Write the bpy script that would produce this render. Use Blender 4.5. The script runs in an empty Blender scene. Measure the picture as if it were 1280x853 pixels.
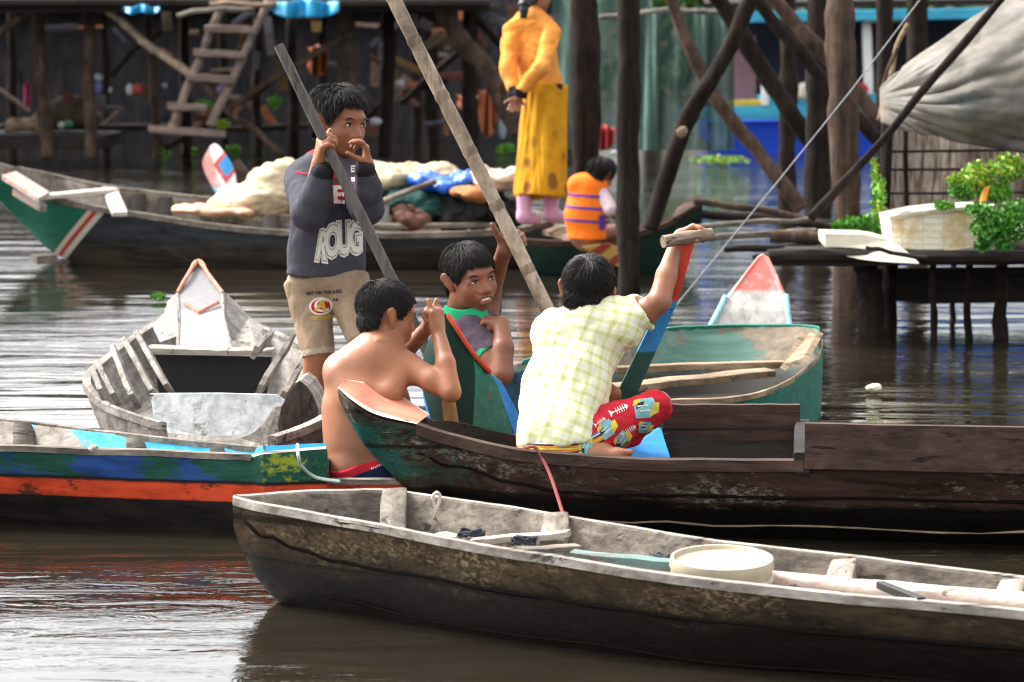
import bpy, bmesh, math, random
import numpy as np
from mathutils import Vector, Matrix, noise as mnoise
from mathutils.bvhtree import BVHTree
random.seed(7); np.random.seed(7)
S_ = bpy.context.scene
COL = S_.collection
rad = math.radians

# ------------------------------------------------------------------ camera
H, F, THETA = 1.55, 3600.0, math.atan(390.5/3600.0)
cam = bpy.data.cameras.new('camera'); camo = bpy.data.objects.new('camera', cam); COL.objects.link(camo)
camo.location = (0, 0, H); camo.rotation_euler = (math.pi/2-THETA, 0, 0)
cam.sensor_width = 36; cam.lens = 36*F/1280; cam.clip_start = .1; cam.clip_end = 2000
cam.dof.use_dof = True; cam.dof.focus_distance = 8.9; cam.dof.aperture_fstop = 5.3
S_.camera = camo
# ------------------------------------------------------------------ sky, sun, exposure
SUN_EL, SUN_AZ = 48, 300      # azimuth: compass-like, 180 = behind the camera, 270 = from the left
world = bpy.data.worlds.new('World'); S_.world = world; world.use_nodes = True
nt = world.node_tree; bg = nt.nodes['Background']
sky = nt.nodes.new('ShaderNodeTexSky'); sky.sky_type = 'NISHITA'; sky.sun_disc = False
sky.sun_elevation = rad(SUN_EL); sky.sun_rotation = rad(SUN_AZ); sky.dust_density = 5; sky.air_density = 1.2; sky.ozone_density = 1
hs = nt.nodes.new('ShaderNodeHueSaturation'); hs.inputs['Saturation'].default_value = .12
nt.links.new(sky.outputs[0], hs.inputs['Color']); nt.links.new(hs.outputs[0], bg.inputs[0]); bg.inputs[1].default_value = .15
sun = bpy.data.lights.new('sun', 'SUN'); sun.energy = 1.5; sun.angle = rad(12); sun.color = (1, .95, .87)
suno = bpy.data.objects.new('sun', sun); COL.objects.link(suno)
_az = rad(SUN_AZ)
_d = Vector((math.sin(_az)*math.cos(rad(SUN_EL)), math.cos(_az)*math.cos(rad(SUN_EL)), math.sin(rad(SUN_EL))))
suno.rotation_euler = _d.to_track_quat('Z', 'Y').to_euler(); suno.location = (-6, 0, 12)
S_.view_settings.view_transform = 'Standard'; S_.view_settings.look = 'None'
S_.cycles.filter_width = 1.15
S_.view_settings.exposure = 1.8; S_.view_settings.gamma = 1

# ------------------------------------------------------------------ measuring helpers (photo pixel -> place)
_f = Vector((0, math.cos(THETA), -math.sin(THETA))); _u = Vector((0, math.sin(THETA), math.cos(THETA)))
def P(px, py, D):
    "the point at distance D along the view axis"
    return Vector((0, 0, H)) + _f*D + Vector((1, 0, 0))*((px-640)/F*D) - _u*((py-426.5)/F*D)
def G(px, py, z=0.):
    "the point at height z"
    d = P(px, py, 1.)-Vector((0, 0, H)); return Vector((0, 0, H)) + d*((z-H)/d.z)
def pm(n, D): return n*D/F

# ------------------------------------------------------------------ materials
class N:
    def __init__(s, name, rough=.6, spec=.3):
        s.m = bpy.data.materials.new(name); s.m.use_nodes = True; s.t = s.m.node_tree
        s.b = s.t.nodes['Principled BSDF']; s.b.inputs['Roughness'].default_value = rough
        s.b.inputs['Specular IOR Level'].default_value = spec
        s.co = s.new('ShaderNodeTexCoord').outputs['Object']
    def new(s, k, **a):
        n = s.t.nodes.new(k)
        for x, v in a.items(): setattr(n, x, v)
        return n
    def put(s, sock, v):
        if isinstance(v, bpy.types.NodeSocket): s.t.links.new(v, sock)
        elif v is not None:
            if sock.type == 'RGBA' and not hasattr(v, '__len__'): v = (v, v, v)
            sock.default_value = (*v, 1) if sock.type == 'RGBA' and len(v) == 3 else v
    def mapv(s, st=(1, 1, 1), off=(0, 0, 0), rot=(0, 0, 0), vec=None):
        n = s.new('ShaderNodeMapping'); s.put(n.inputs[0], vec or s.co); n.inputs['Scale'].default_value = st
        n.inputs['Location'].default_value = off; n.inputs['Rotation'].default_value = rot; return n.outputs[0]
    def noise(s, sc=5, det=5, ro=.6, st=None, dist=0, off=(0, 0, 0), vec=None):
        n = s.new('ShaderNodeTexNoise'); s.put(n.inputs['Vector'], s.mapv(st or (1, 1, 1), off, vec=vec))
        n.inputs['Scale'].default_value = sc; n.inputs['Detail'].default_value = det
        n.inputs['Roughness'].default_value = ro; n.inputs['Distortion'].default_value = dist; return n.outputs['Fac']
    def vor(s, sc=5, st=None, feat='F1', out='Distance', rnd=1):
        n = s.new('ShaderNodeTexVoronoi', feature=feat); s.put(n.inputs['Vector'], s.mapv(st or (1, 1, 1)))
        n.inputs['Scale'].default_value = sc; n.inputs['Randomness'].default_value = rnd; return n.outputs[out]
    def wave(s, sc, st=(1, 1, 1), dist=2, d='X', vec=None, prof='SIN'):
        n = s.new('ShaderNodeTexWave', bands_direction=d, wave_profile=prof); s.put(n.inputs['Vector'], s.mapv(st, vec=vec))
        n.inputs['Scale'].default_value = sc; n.inputs['Distortion'].default_value = dist; n.inputs['Detail'].default_value = 2
        return n.outputs['Fac']
    def ramp(s, f, *st, interp='LINEAR'):
        n = s.new('ShaderNodeValToRGB'); s.put(n.inputs[0], f); e = n.color_ramp; e.interpolation = interp
        while len(e.elements) < len(st): e.elements.new(.5)
        for el, (p, c) in zip(e.elements, st):
            el.position = p; el.color = (*c, 1) if hasattr(c, '__len__') else (c, c, c, 1)
        return n.outputs[0]
    def mix(s, f, a, b, mode='MIX'):
        n = s.new('ShaderNodeMix', data_type='RGBA', blend_type=mode)
        s.put(n.inputs['Factor'], f); s.put(n.inputs[6], a); s.put(n.inputs[7], b); return n.outputs[2]
    def math(s, op, a, b=0., c=None, clamp=False):
        n = s.new('ShaderNodeMath', operation=op); n.use_clamp = clamp; s.put(n.inputs[0], a); s.put(n.inputs[1], b)
        if c is not None: s.put(n.inputs[2], c)
        return n.outputs[0]
    def xyz(s, vec=None):
        n = s.new('ShaderNodeSeparateXYZ'); s.put(n.inputs[0], vec or s.co); return n.outputs
    def attr(s, name): return s.new('ShaderNodeAttribute', attribute_name=name).outputs['Vector']
    def bump(s, h, st=.4, d=.01):
        n = s.new('ShaderNodeBump'); n.inputs['Strength'].default_value = st; n.inputs['Distance'].default_value = d
        s.put(n.inputs['Height'], h); s.put(s.b.inputs['Normal'], n.outputs[0])
    def out(s, col, rough=None):
        s.put(s.b.inputs['Base Color'], col)
        if rough is not None: s.put(s.b.inputs['Roughness'], rough)
        return s.m
def flat(name, c, rough=.6, spec=.3, var=.25, sc=20, bump=.15):
    n = N(name, rough, spec); f = n.noise(sc, 5)
    lo = tuple(x*(1-var) for x in c); hi = tuple(min(1, x*(1+var)) for x in c)
    n.bump(f, bump, .004); return n.out(n.ramp(f, (.3, lo), (.7, hi)))
AX = {'X': (.09, 1, 1), 'Y': (1, .09, 1), 'Z': (1, 1, .07)}
def wood(name, dark, light, ax='X', sc=26, rough=.75, bump=.5, blot=.5, spec=.25):
    n = N(name, rough, spec); g = n.noise(sc, 8, .65, AX[ax], .6); g2 = n.noise(sc*3.3, 6, .7, AX[ax])
    b = n.noise(4.2, 6, .7); gg = n.math('ADD', n.math('MULTIPLY', g, .65), n.math('MULTIPLY', g2, .35))
    c = n.ramp(gg, (.36, dark), (.62, light))
    mid = tuple(d*.45 for d in dark)
    c = n.mix(n.ramp(b, (.42, 0), (.42+.35/max(blot, .05)*.5, blot)), c, mid)
    ck = n.noise(sc*1.1, 4, .6, tuple(q if q == 1 else q*.35 for q in AX[ax]), .4, (5, 2, 9)); c = n.mix(n.ramp(ck, (.33, .85), (.385, 0)), c, tuple(d*.25 for d in dark))
    n.bump(gg, bump, .008); return n.out(c)

# ------------------------------------------------------------------ objects
def thing(name, label, cat, loc=(0, 0, 0), group=None):
    o = bpy.data.objects.new(name, None); COL.objects.link(o); o.location = loc; o.empty_display_size = .1
    return tag(o, label, cat, group)
def tag(o, label, cat, group=None, kind=None):
    o['label'] = label; o['category'] = cat
    if group: o['group'] = group
    if kind: o['kind'] = kind
    return o
def origin(o):
    v = Vector((0, 0, 0))
    while o: v += o.location; o = o.parent
    return v
def mesh(name, V, Fc, mats, parent=None, loc=None, smooth=True, mi=None, kind=None):
    "V in world metres; the object's own origin sits at loc (its parent's when a part)"
    V = np.asarray(V, float).reshape(-1, 3)
    if parent: o0 = origin(parent)
    else: o0 = Vector(loc) if loc is not None else Vector((*( (V.min(0)+V.max(0))/2)[:2], V[:, 2].min()))
    me = bpy.data.meshes.new(name); me.from_pydata((V-np.array(o0)).tolist(), [], [tuple(f) for f in Fc])
    for m in (mats if isinstance(mats, (list, tuple)) else [mats]): me.materials.append(m)
    if mi is not None: me.polygons.foreach_set('material_index', np.asarray(mi, np.int32))
    me.polygons.foreach_set('use_smooth', np.full(len(me.polygons), smooth)); me.update()
    o = bpy.data.objects.new(name, me); COL.objects.link(o)
    if parent: o.parent = parent
    else: o.location = o0
    if kind: o['kind'] = kind
    return o
class B:
    "collects shapes into one mesh"
    def __init__(s): s.V = []; s.F = []; s.I = []
    def add(s, V, Fc, mi=0):
        k = len(s.V); s.V += [tuple(v) for v in V]; s.F += [tuple(i+k for i in f) for f in Fc]; s.I += [mi]*len(Fc); return s
    def beam(s, a, b, w, h, up=(0, 0, 1), mi=0, jit=0, w2=None, h2=None):
        a, b = Vector(a), Vector(b); d = (b-a).normalized(); u = Vector(up); x = d.cross(u)
        if x.length < 1e-3: x = d.cross(Vector((0, 1, 0)))
        x.normalize(); y = x.cross(d); V = []; n = 5
        for i in range(n+1):
            t = i/n; c = a.lerp(b, t); ww = w+((w2 or w)-w)*t; hh = h+((h2 or h)-h)*t
            ins = .94 if i in (0, n) else 1
            c = c+x*random.uniform(-jit, jit)+y*random.uniform(-jit, jit)
            e = .82
            for sx, sy in ((-1, -e), (-e, -1), (e, -1), (1, -e), (1, e), (e, 1), (-e, 1), (-1, e)):
                V.append(c+x*(sx*ww/2*ins)+y*(sy*hh/2*ins))
        Fc = [(i*8+j, i*8+(j+1) % 8, (i+1)*8+(j+1) % 8, (i+1)*8+j) for i in range(n) for j in range(8)]
        Fc += [tuple(range(7, -1, -1)), tuple(n*8+j for j in range(8))]
        return s.add(V, Fc, mi)
    def tube(s, pts, r, seg=10, mi=0, wob=0., cap=True, fl=None):
        pts = [Vector(p) for p in pts]; n = len(pts); rs = r if hasattr(r, '__len__') else [r]*n; V = []
        t0 = (pts[1]-pts[0]).normalized(); x = t0.cross(Vector((0, 0, 1)))
        if x.length < 1e-3: x = Vector((1, 0, 0))
        x.normalize()
        for i, p in enumerate(pts):
            t = (pts[min(i+1, n-1)]-pts[max(i-1, 0)]).normalized(); x = (x-t*x.dot(t)).normalized(); y = t.cross(x)
            for j in range(seg):
                a = 2*math.pi*j/seg; rr = rs[i]*(1+wob*mnoise.noise(p*9+Vector((math.cos(a), math.sin(a), i*.3))*1.3))
                V.append(p+x*(math.cos(a)*rr)+y*(math.sin(a)*rr))
        Fc = [(i*seg+j, i*seg+(j+1) % seg, (i+1)*seg+(j+1) % seg, (i+1)*seg+j) for i in range(n-1) for j in range(seg)]
        if cap: Fc += [tuple(range(seg-1, -1, -1)), tuple((n-1)*seg+j for j in range(seg))]
        return s.add(V, Fc, mi)
    def log(s, a, b, r1, r2, seg=12, mi=0, bend=.02, n=14, wob=.25, kn=True):
        a, b = Vector(a), Vector(b); L = (b-a).length; o = Vector([random.uniform(0, 50) for _ in range(3)]); pts = []; rs = []
        for i in range(n+1):
            t = i/n; nv = mnoise.noise_vector(o+Vector((t*L*.8, 0, 0)))
            pts.append(a.lerp(b, t)+nv*bend*L*math.sin(math.pi*min(1, t*1.0+.0))); rs.append((r1+(r2-r1)*t)*(1+.12*mnoise.noise(o*2+Vector((t*L*3, 0, 0)))))
        return s.tube(pts, rs, seg, mi, wob)
    def ball(s, c, r, mi=0, nu=14, nv=9, R=None, nz=0, seed=0):
        r = r if hasattr(r, '__len__') else (r, r, r); c = Vector(c); V = []; o = Vector((seed*3.1, seed*1.7, 0))
        for i in range(nv+1):
            th = math.pi*i/nv
            for j in range(nu):
                ph = 2*math.pi*j/nu; d = Vector((math.sin(th)*math.cos(ph), math.sin(th)*math.sin(ph), math.cos(th)))
                k = 1+nz*mnoise.noise(d*1.8+o)+nz*.5*mnoise.noise(d*4+o)
                v = Vector((d.x*r[0], d.y*r[1], d.z*r[2]))*k
                V.append(c+(R@v if R else v))
        Fc = [(i*nu+j, (i+1)*nu+j, (i+1)*nu+(j+1) % nu, i*nu+(j+1) % nu) for i in range(nv) for j in range(nu)]
        return s.add(V, Fc, mi)
    def sheet(s, nu, nv, fn, mi=0, thick=0):
        V = [fn(i/(nu-1), j/(nv-1)) for i in range(nu) for j in range(nv)]
        Fc = [(i*nv+j, (i+1)*nv+j, (i+1)*nv+j+1, i*nv+j+1) for i in range(nu-1) for j in range(nv-1)]
        return s.add(V, Fc, mi)
    def slab(s, poly, off, mi=0, mi2=None):
        "a flat outline with thickness: poly 3-D points, off the thickness vector"
        off = Vector(off); n = len(poly); V = [Vector(p) for p in poly]+[Vector(p)+off for p in poly]
        s.add(V, [tuple(range(n))], mi if mi2 is None else mi2); k = len(s.V)-2*n
        Fs = [tuple(range(2*n-1, n-1, -1))]+[((i+1) % n, i, i+n, (i+1) % n+n) for i in range(n)]
        s.F += [tuple(i+k for i in f) for f in Fs]; s.I += [mi]*len(Fs); return s
    def build(s, name, mats, parent=None, smooth=True, loc=None, kind=None, sharp=True):
        o = mesh(name, s.V, s.F, mats, parent, loc, smooth, s.I, kind)
        if smooth and sharp and len(o.data.polygons) < 60000:
            bm = bmesh.new(); bm.from_mesh(o.data)
            for e in bm.edges:
                if len(e.link_faces) == 2 and e.calc_face_angle(0) > .75: e.smooth = False
            bm.to_mesh(o.data); bm.free()
        return o
def crom(pts, n):
    "Catmull-Rom through rows of numbers, n samples per span"
    A = np.array(pts, float); out = []
    for i in range(len(A)-1):
        p0, p1, p2, p3 = A[max(i-1, 0)], A[i], A[i+1], A[min(i+2, len(A)-1)]
        for j in range(n):
            t = j/n; out.append(.5*((2*p1)+(-p0+p2)*t+(2*p0-5*p1+4*p2-p3)*t*t+(-p0+3*p1-3*p2+p3)*t**3))
    out.append(A[-1]); return np.array(out)
def lin(pts, n):
    A = np.array(pts, float); return np.array([A[i]+(A[i+1]-A[i])*j/n for i in range(len(A)-1) for j in range(n)]+[A[-1]])
def copy_tree(o, parent=None):
    c = o.copy(); COL.objects.link(c)
    if parent: c.parent = parent
    for ch in list(o.children): copy_tree(ch, c)
    return c
def hull(root, rows, mats, t=.025, n=4, name='hull', smoothp=True, wob=.004, bulge=.12, jag=.0):
    """rows: (near rail xyz, far rail xyz, bottom z, bottom width share, inner floor z). One watertight shell:
    outside (0), rim (1), inside (2). End rows whose floor reaches the rim are decked."""
    A = np.array([[*r[0], *r[1], r[2], r[3], r[4]] for r in rows]); A = (crom if smoothp else lin)(A, n)
    o = Vector((random.uniform(0, 40), 3, 7)); V = []; m = None
    for k, a in enumerate(A):
        Nn, Ff = Vector(a[0:3]), Vector(a[3:6]); c = (Nn+Ff)/2; h = (Nn-Ff)/2; zb, wf, zf = a[6:9]
        hl = max(h.length, 1e-4); tt = min(t, hl*.8); cb = Vector((c.x, c.y, zb)); hb = Vector((h.x, h.y, 0))*wf
        zf = min(zf, c.z-.003)
        def side(sg):
            g = c+h*sg; lo = cb+hb*sg; L = []
            L.append(cb+hb*sg*.55)
            L.append(lo+Vector((0, 0, .012)))
            for u in (.25, .5, .75):
                q = lo.lerp(g, u)+h*sg*(bulge*math.sin(math.pi*u)*.5); L.append(q)
            L.append(g-Vector((0, 0, .004)))
            gi = c+h*sg*(1-tt/hl)
            L.append(gi+Vector((0, 0, 0)))
            u0 = max(0., min(1., (zf-zb)/max(g.z-zb, 1e-3)))
            li = lo.lerp(g, u0)-h*sg*(tt/hl); li.z = zf
            L.append(gi.lerp(li, .5)+h*sg*(bulge*.3)*(1-u0)); L.append(li); L.append(Vector((c.x, c.y, zf))+(li-Vector((c.x, c.y, zf)))*.5)
            return L
        s1, s2 = side(1), side(-1)
        ring = [cb]+s1+[Vector((c.x, c.y, zf))]+s2[::-1]; m = len(ring)
        for j, q in enumerate(ring):
            w = mnoise.noise_vector(q*3.1+o)*wob+mnoise.noise_vector(q*14+o)*wob*.4
            V.append(q+w)
    nk = len(A); Fc = []; mi = []
    lab = [0]*6+[1]+[2]*4+[2]*4+[1]+[0]*6
    lab = [0, 0, 0, 0, 0, 0, 1, 2, 2, 2, 2, 2, 2, 2, 2, 1, 0, 0, 0, 0, 0, 0]
    for k in range(nk-1):
        for j in range(m):
            Fc.append((k*m+j, (k+1)*m+j, (k+1)*m+(j+1) % m, k*m+(j+1) % m)); mi.append(lab[j % len(lab)])
    Fc.append(tuple(range(m-1, -1, -1))[::-1]); mi.append(0); Fc.append(tuple((nk-1)*m+j for j in range(m))); mi.append(0)
    ob = mesh(name, V, Fc, mats, root, mi=mi)
    bm = bmesh.new(); bm.from_mesh(ob.data); bmesh.ops.recalc_face_normals(bm, faces=bm.faces)
    for e in bm.edges:
        if len(e.link_faces) == 2 and e.calc_face_angle(0) > .6: e.smooth = False
    bm.to_mesh(ob.data); bm.free(); return ob
# ------------------------------------------------------------------ bodies and clothes: rounded solids blended into one skin
def smin(a, b, k):
    h = np.maximum(k-np.abs(a-b), 0)/k; return np.minimum(a, b)-h*h*k*.25
class Skin:
    def __init__(s, h=.005): s.ops = []; s.h = h
    def _o(s, kind, mode, k, lo, hi, *a):
        s.ops.append((kind, mode, max(k, 1e-4), np.array(lo, float), np.array(hi, float), a)); return s
    def cap(s, a, b, ra, rb, k=.012, mode='add', fl=None, fx=1., flat=False):
        "tapered limb; fl, fx: axis along which it is squashed; flat: cut square at both ends"
        a, b = np.array(a, float), np.array(b, float); R = max(ra, rb)*max(1, fx)
        return s._o('cap', mode, k, np.minimum(a, b)-R, np.maximum(a, b)+R, a, b, ra, rb, None if fl is None else np.array(Vector(fl).normalized()), fx, flat)
    def ell(s, c, r, R=None, k=.012, mode='add'):
        c = np.array(c, float); r = np.array(r if hasattr(r, '__len__') else (r, r, r), float); Rm = np.array(R, float) if R is not None else np.eye(3)
        e = np.abs(Rm)@r; return s._o('ell', mode, k, c-e, c+e, c, r, Rm)
    def limb(s, pts, rs, k=.012, **a):
        for i in range(len(pts)-1): s.cap(pts[i], pts[i+1], rs[i], rs[i+1], k, **a)
        return s
    def cut(s, p, n, k=.003):
        return s._o('cut', 'int', k, (9e9,)*3, (-9e9,)*3, np.array(p, float), np.array(Vector(n).normalized()))
    def field(s):
        add = [o for o in s.ops if o[1] == 'add']; h = s.h
        lo = np.min([o[3] for o in add], 0)-6*h; hi = np.max([o[4] for o in add], 0)+6*h
        n = np.ceil((hi-lo)/h).astype(int)+1; s.lo = lo; D = np.full(n, 1., np.float32)
        ax = [(lo[i]+h*np.arange(n[i])).astype(np.float32) for i in range(3)]
        for kind, mode, k, l, u, a in s.ops:
            if kind == 'cut': sl = [slice(None)]*3
            else:
                pad = k+4*h; i0 = np.maximum(np.floor((l-pad-lo)/h).astype(int), 0); i1 = np.minimum(np.ceil((u+pad-lo)/h).astype(int)+1, n)
                if (i1 <= i0).any(): continue
                sl = [slice(i0[i], i1[i]) for i in range(3)]
            X, Y, Z = ax[0][sl[0]][:, None, None], ax[1][sl[1]][None, :, None], ax[2][sl[2]][None, None, :]
            if kind == 'cap':
                p, q, ra, rb, fl, fx, flat = a; x, y, z = X-p[0], Y-p[1], Z-p[2]; d = q-p
                if fl is not None:
                    w = x*fl[0]+y*fl[1]+z*fl[2]; e = (1/fx-1); x, y, z = x+fl[0]*w*e, y+fl[1]*w*e, z+fl[2]*w*e
                    wd = d@fl; d = d+fl*wd*e
                L2 = max(d@d, 1e-12); t0 = (x*d[0]+y*d[1]+z*d[2])/L2; t = np.clip(t0, 0, 1)
                r = np.sqrt((x-t*d[0])**2+(y-t*d[1])**2+(z-t*d[2])**2)-(ra+(rb-ra)*t)
                if flat: 
                    r2 = np.sqrt(np.maximum((x-t0*d[0])**2+(y-t0*d[1])**2+(z-t0*d[2])**2, 0))-(ra+(rb-ra)*t)
                    r = np.maximum(r2, (np.abs(t0-.5)-.5)*math.sqrt(L2))
                v = r*min(1, fx if fl is not None else 1)
            elif kind == 'ell':
                c, r, R = a; x, y, z = X-c[0], Y-c[1], Z-c[2]
                q = [(x*R[0, i]+y*R[1, i]+z*R[2, i]) for i in range(3)]
                k0 = np.sqrt(sum((q[i]/r[i])**2 for i in range(3))); k1 = np.sqrt(sum((q[i]/r[i]**2)**2 for i in range(3)))
                v = np.where(k1 > 1e-9, k0*(k0-1)/np.maximum(k1, 1e-9), -min(r))
            else:
                p, nn = a; v = (X-p[0])*nn[0]+(Y-p[1])*nn[1]+(Z-p[2])*nn[2]
            c = D[tuple(sl)]
            if mode == 'add': D[tuple(sl)] = smin(c, v, k)
            elif mode == 'sub': D[tuple(sl)] = -smin(-c, v, k)
            else: D[tuple(sl)] = -smin(-c, -v+0*c, k)
        return D
    def surf(s, relax=2, keep=True):
        D = s.field(); h = s.h; neg = D < 0
        cs = [(i, j, k) for i in (0, 1) for j in (0, 1) for k in (0, 1)]; sh = np.array(D.shape)-1
        cnt = sum(neg[i:i+sh[0], j:j+sh[1], k:k+sh[2]].astype(np.int8) for i, j, k in cs)
        act = np.argwhere((cnt > 0) & (cnt < 8)); idm = np.full(sh, -1, np.int32); idm[tuple(act.T)] = np.arange(len(act))
        cv = np.stack([D[act[:, 0]+i, act[:, 1]+j, act[:, 2]+k] for i, j, k in cs], 1)
        acc = np.zeros((len(act), 3)); num = np.zeros(len(act))
        for a in range(8):
            for b in range(a+1, 8):
                if sum(abs(x-y) for x, y in zip(cs[a], cs[b])) != 1: continue
                va, vb = cv[:, a], cv[:, b]; m = (va < 0) != (vb < 0); t = np.where(m, va/np.where(m, va-vb, 1), 0)
                acc += m[:, None]*(np.array(cs[a])+t[:, None]*(np.array(cs[b])-np.array(cs[a]))); num += m
        V = s.lo+h*(act+acc/num[:, None]); Q = []
        for ax in range(3):
            o = np.zeros(3, int); o[ax] = 1; b, c = [(1, 2), (2, 0), (0, 1)][ax]
            A0 = neg[tuple(slice(0, D.shape[i]-o[i]) for i in range(3))]; A1 = neg[tuple(slice(o[i], D.shape[i]) for i in range(3))]
            e = np.argwhere(A0 != A1); e = e[(e[:, b] > 0) & (e[:, c] > 0) & (e[:, b] < sh[b]) & (e[:, c] < sh[c])]
            fl = A0[tuple(e.T)]; eb = np.zeros(3, int); eb[b] = 1; ec = np.zeros(3, int); ec[c] = 1
            q = np.stack([idm[tuple((e-eb-ec).T)], idm[tuple((e-ec).T)], idm[tuple(e.T)], idm[tuple((e-eb).T)]], 1)
            q[~fl] = q[~fl][:, ::-1]; Q.append(q)
        Q = np.concatenate(Q); Q = Q[(Q >= 0).all(1)]
        for _ in range(relax):
            sm = np.zeros_like(V); ct = np.zeros(len(V))
            for i in range(4):
                np.add.at(sm, Q[:, i], V[Q[:, (i+1) % 4]]+V[Q[:, (i+3) % 4]]); np.add.at(ct, Q[:, i], 2)
            V = V*.45+.55*sm/np.maximum(ct, 1)[:, None]
        if keep:                                   # keep the largest connected piece only
            lab = np.arange(len(V))
            while True:
                m = lab[Q].min(1); l2 = lab.copy()
                for i in range(4): np.minimum.at(l2, Q[:, i], m)
                l2 = l2[l2]
                if (l2 == lab).all(): break
                lab = l2
            u, c = np.unique(lab, return_counts=True); g = lab == u[c.argmax()]
            ren = np.cumsum(g)-1; Q = ren[Q[g[Q[:, 0]]]]; V = V[g]
        return V, Q
def normals(V, Q):
    n = np.cross(V[Q[:, 2]]-V[Q[:, 0]], V[Q[:, 3]]-V[Q[:, 1]]); vn = np.zeros_like(V)
    for i in range(4): np.add.at(vn, Q[:, i], n)
    return vn/np.maximum(np.linalg.norm(vn, axis=1), 1e-9)[:, None]
def folds(V, Q, amp, sc, st=(1, 1, 1), seed=0, rot=None):
    "cloth folds: ridged noise along the surface normal"
    nn = normals(V, Q); o = Vector((seed*7.3, seed*3.7, seed)); W = V if rot is None else V@np.array(rot)
    d = np.array([mnoise.noise(Vector((p[0]*st[0], p[1]*st[1], p[2]*st[2]))*sc+o)+.75*(abs(mnoise.noise(Vector((p[0]*st[0], p[1]*st[1], p[2]*st[2]))*sc*1.7+o))-.2)+.3*abs(mnoise.noise(Vector((p[0]*st[0], p[1]*st[1], p[2]*st[2]))*sc*4.1+o)) for p in W])
    return V+nn*(d*amp)[:, None]
def skinmesh(name, S, mats, parent=None, loc=None, pick=None, fold=None, relax=2):
    V, Q = S.surf(relax)
    if fold: V = folds(V, Q, *fold)
    mi = None
    if pick is not None: mi = pick(V[Q].mean(1), normals(V, Q)[Q].mean(1))
    return mesh(name, V, Q.tolist(), mats, parent, loc, mi=mi)

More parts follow.
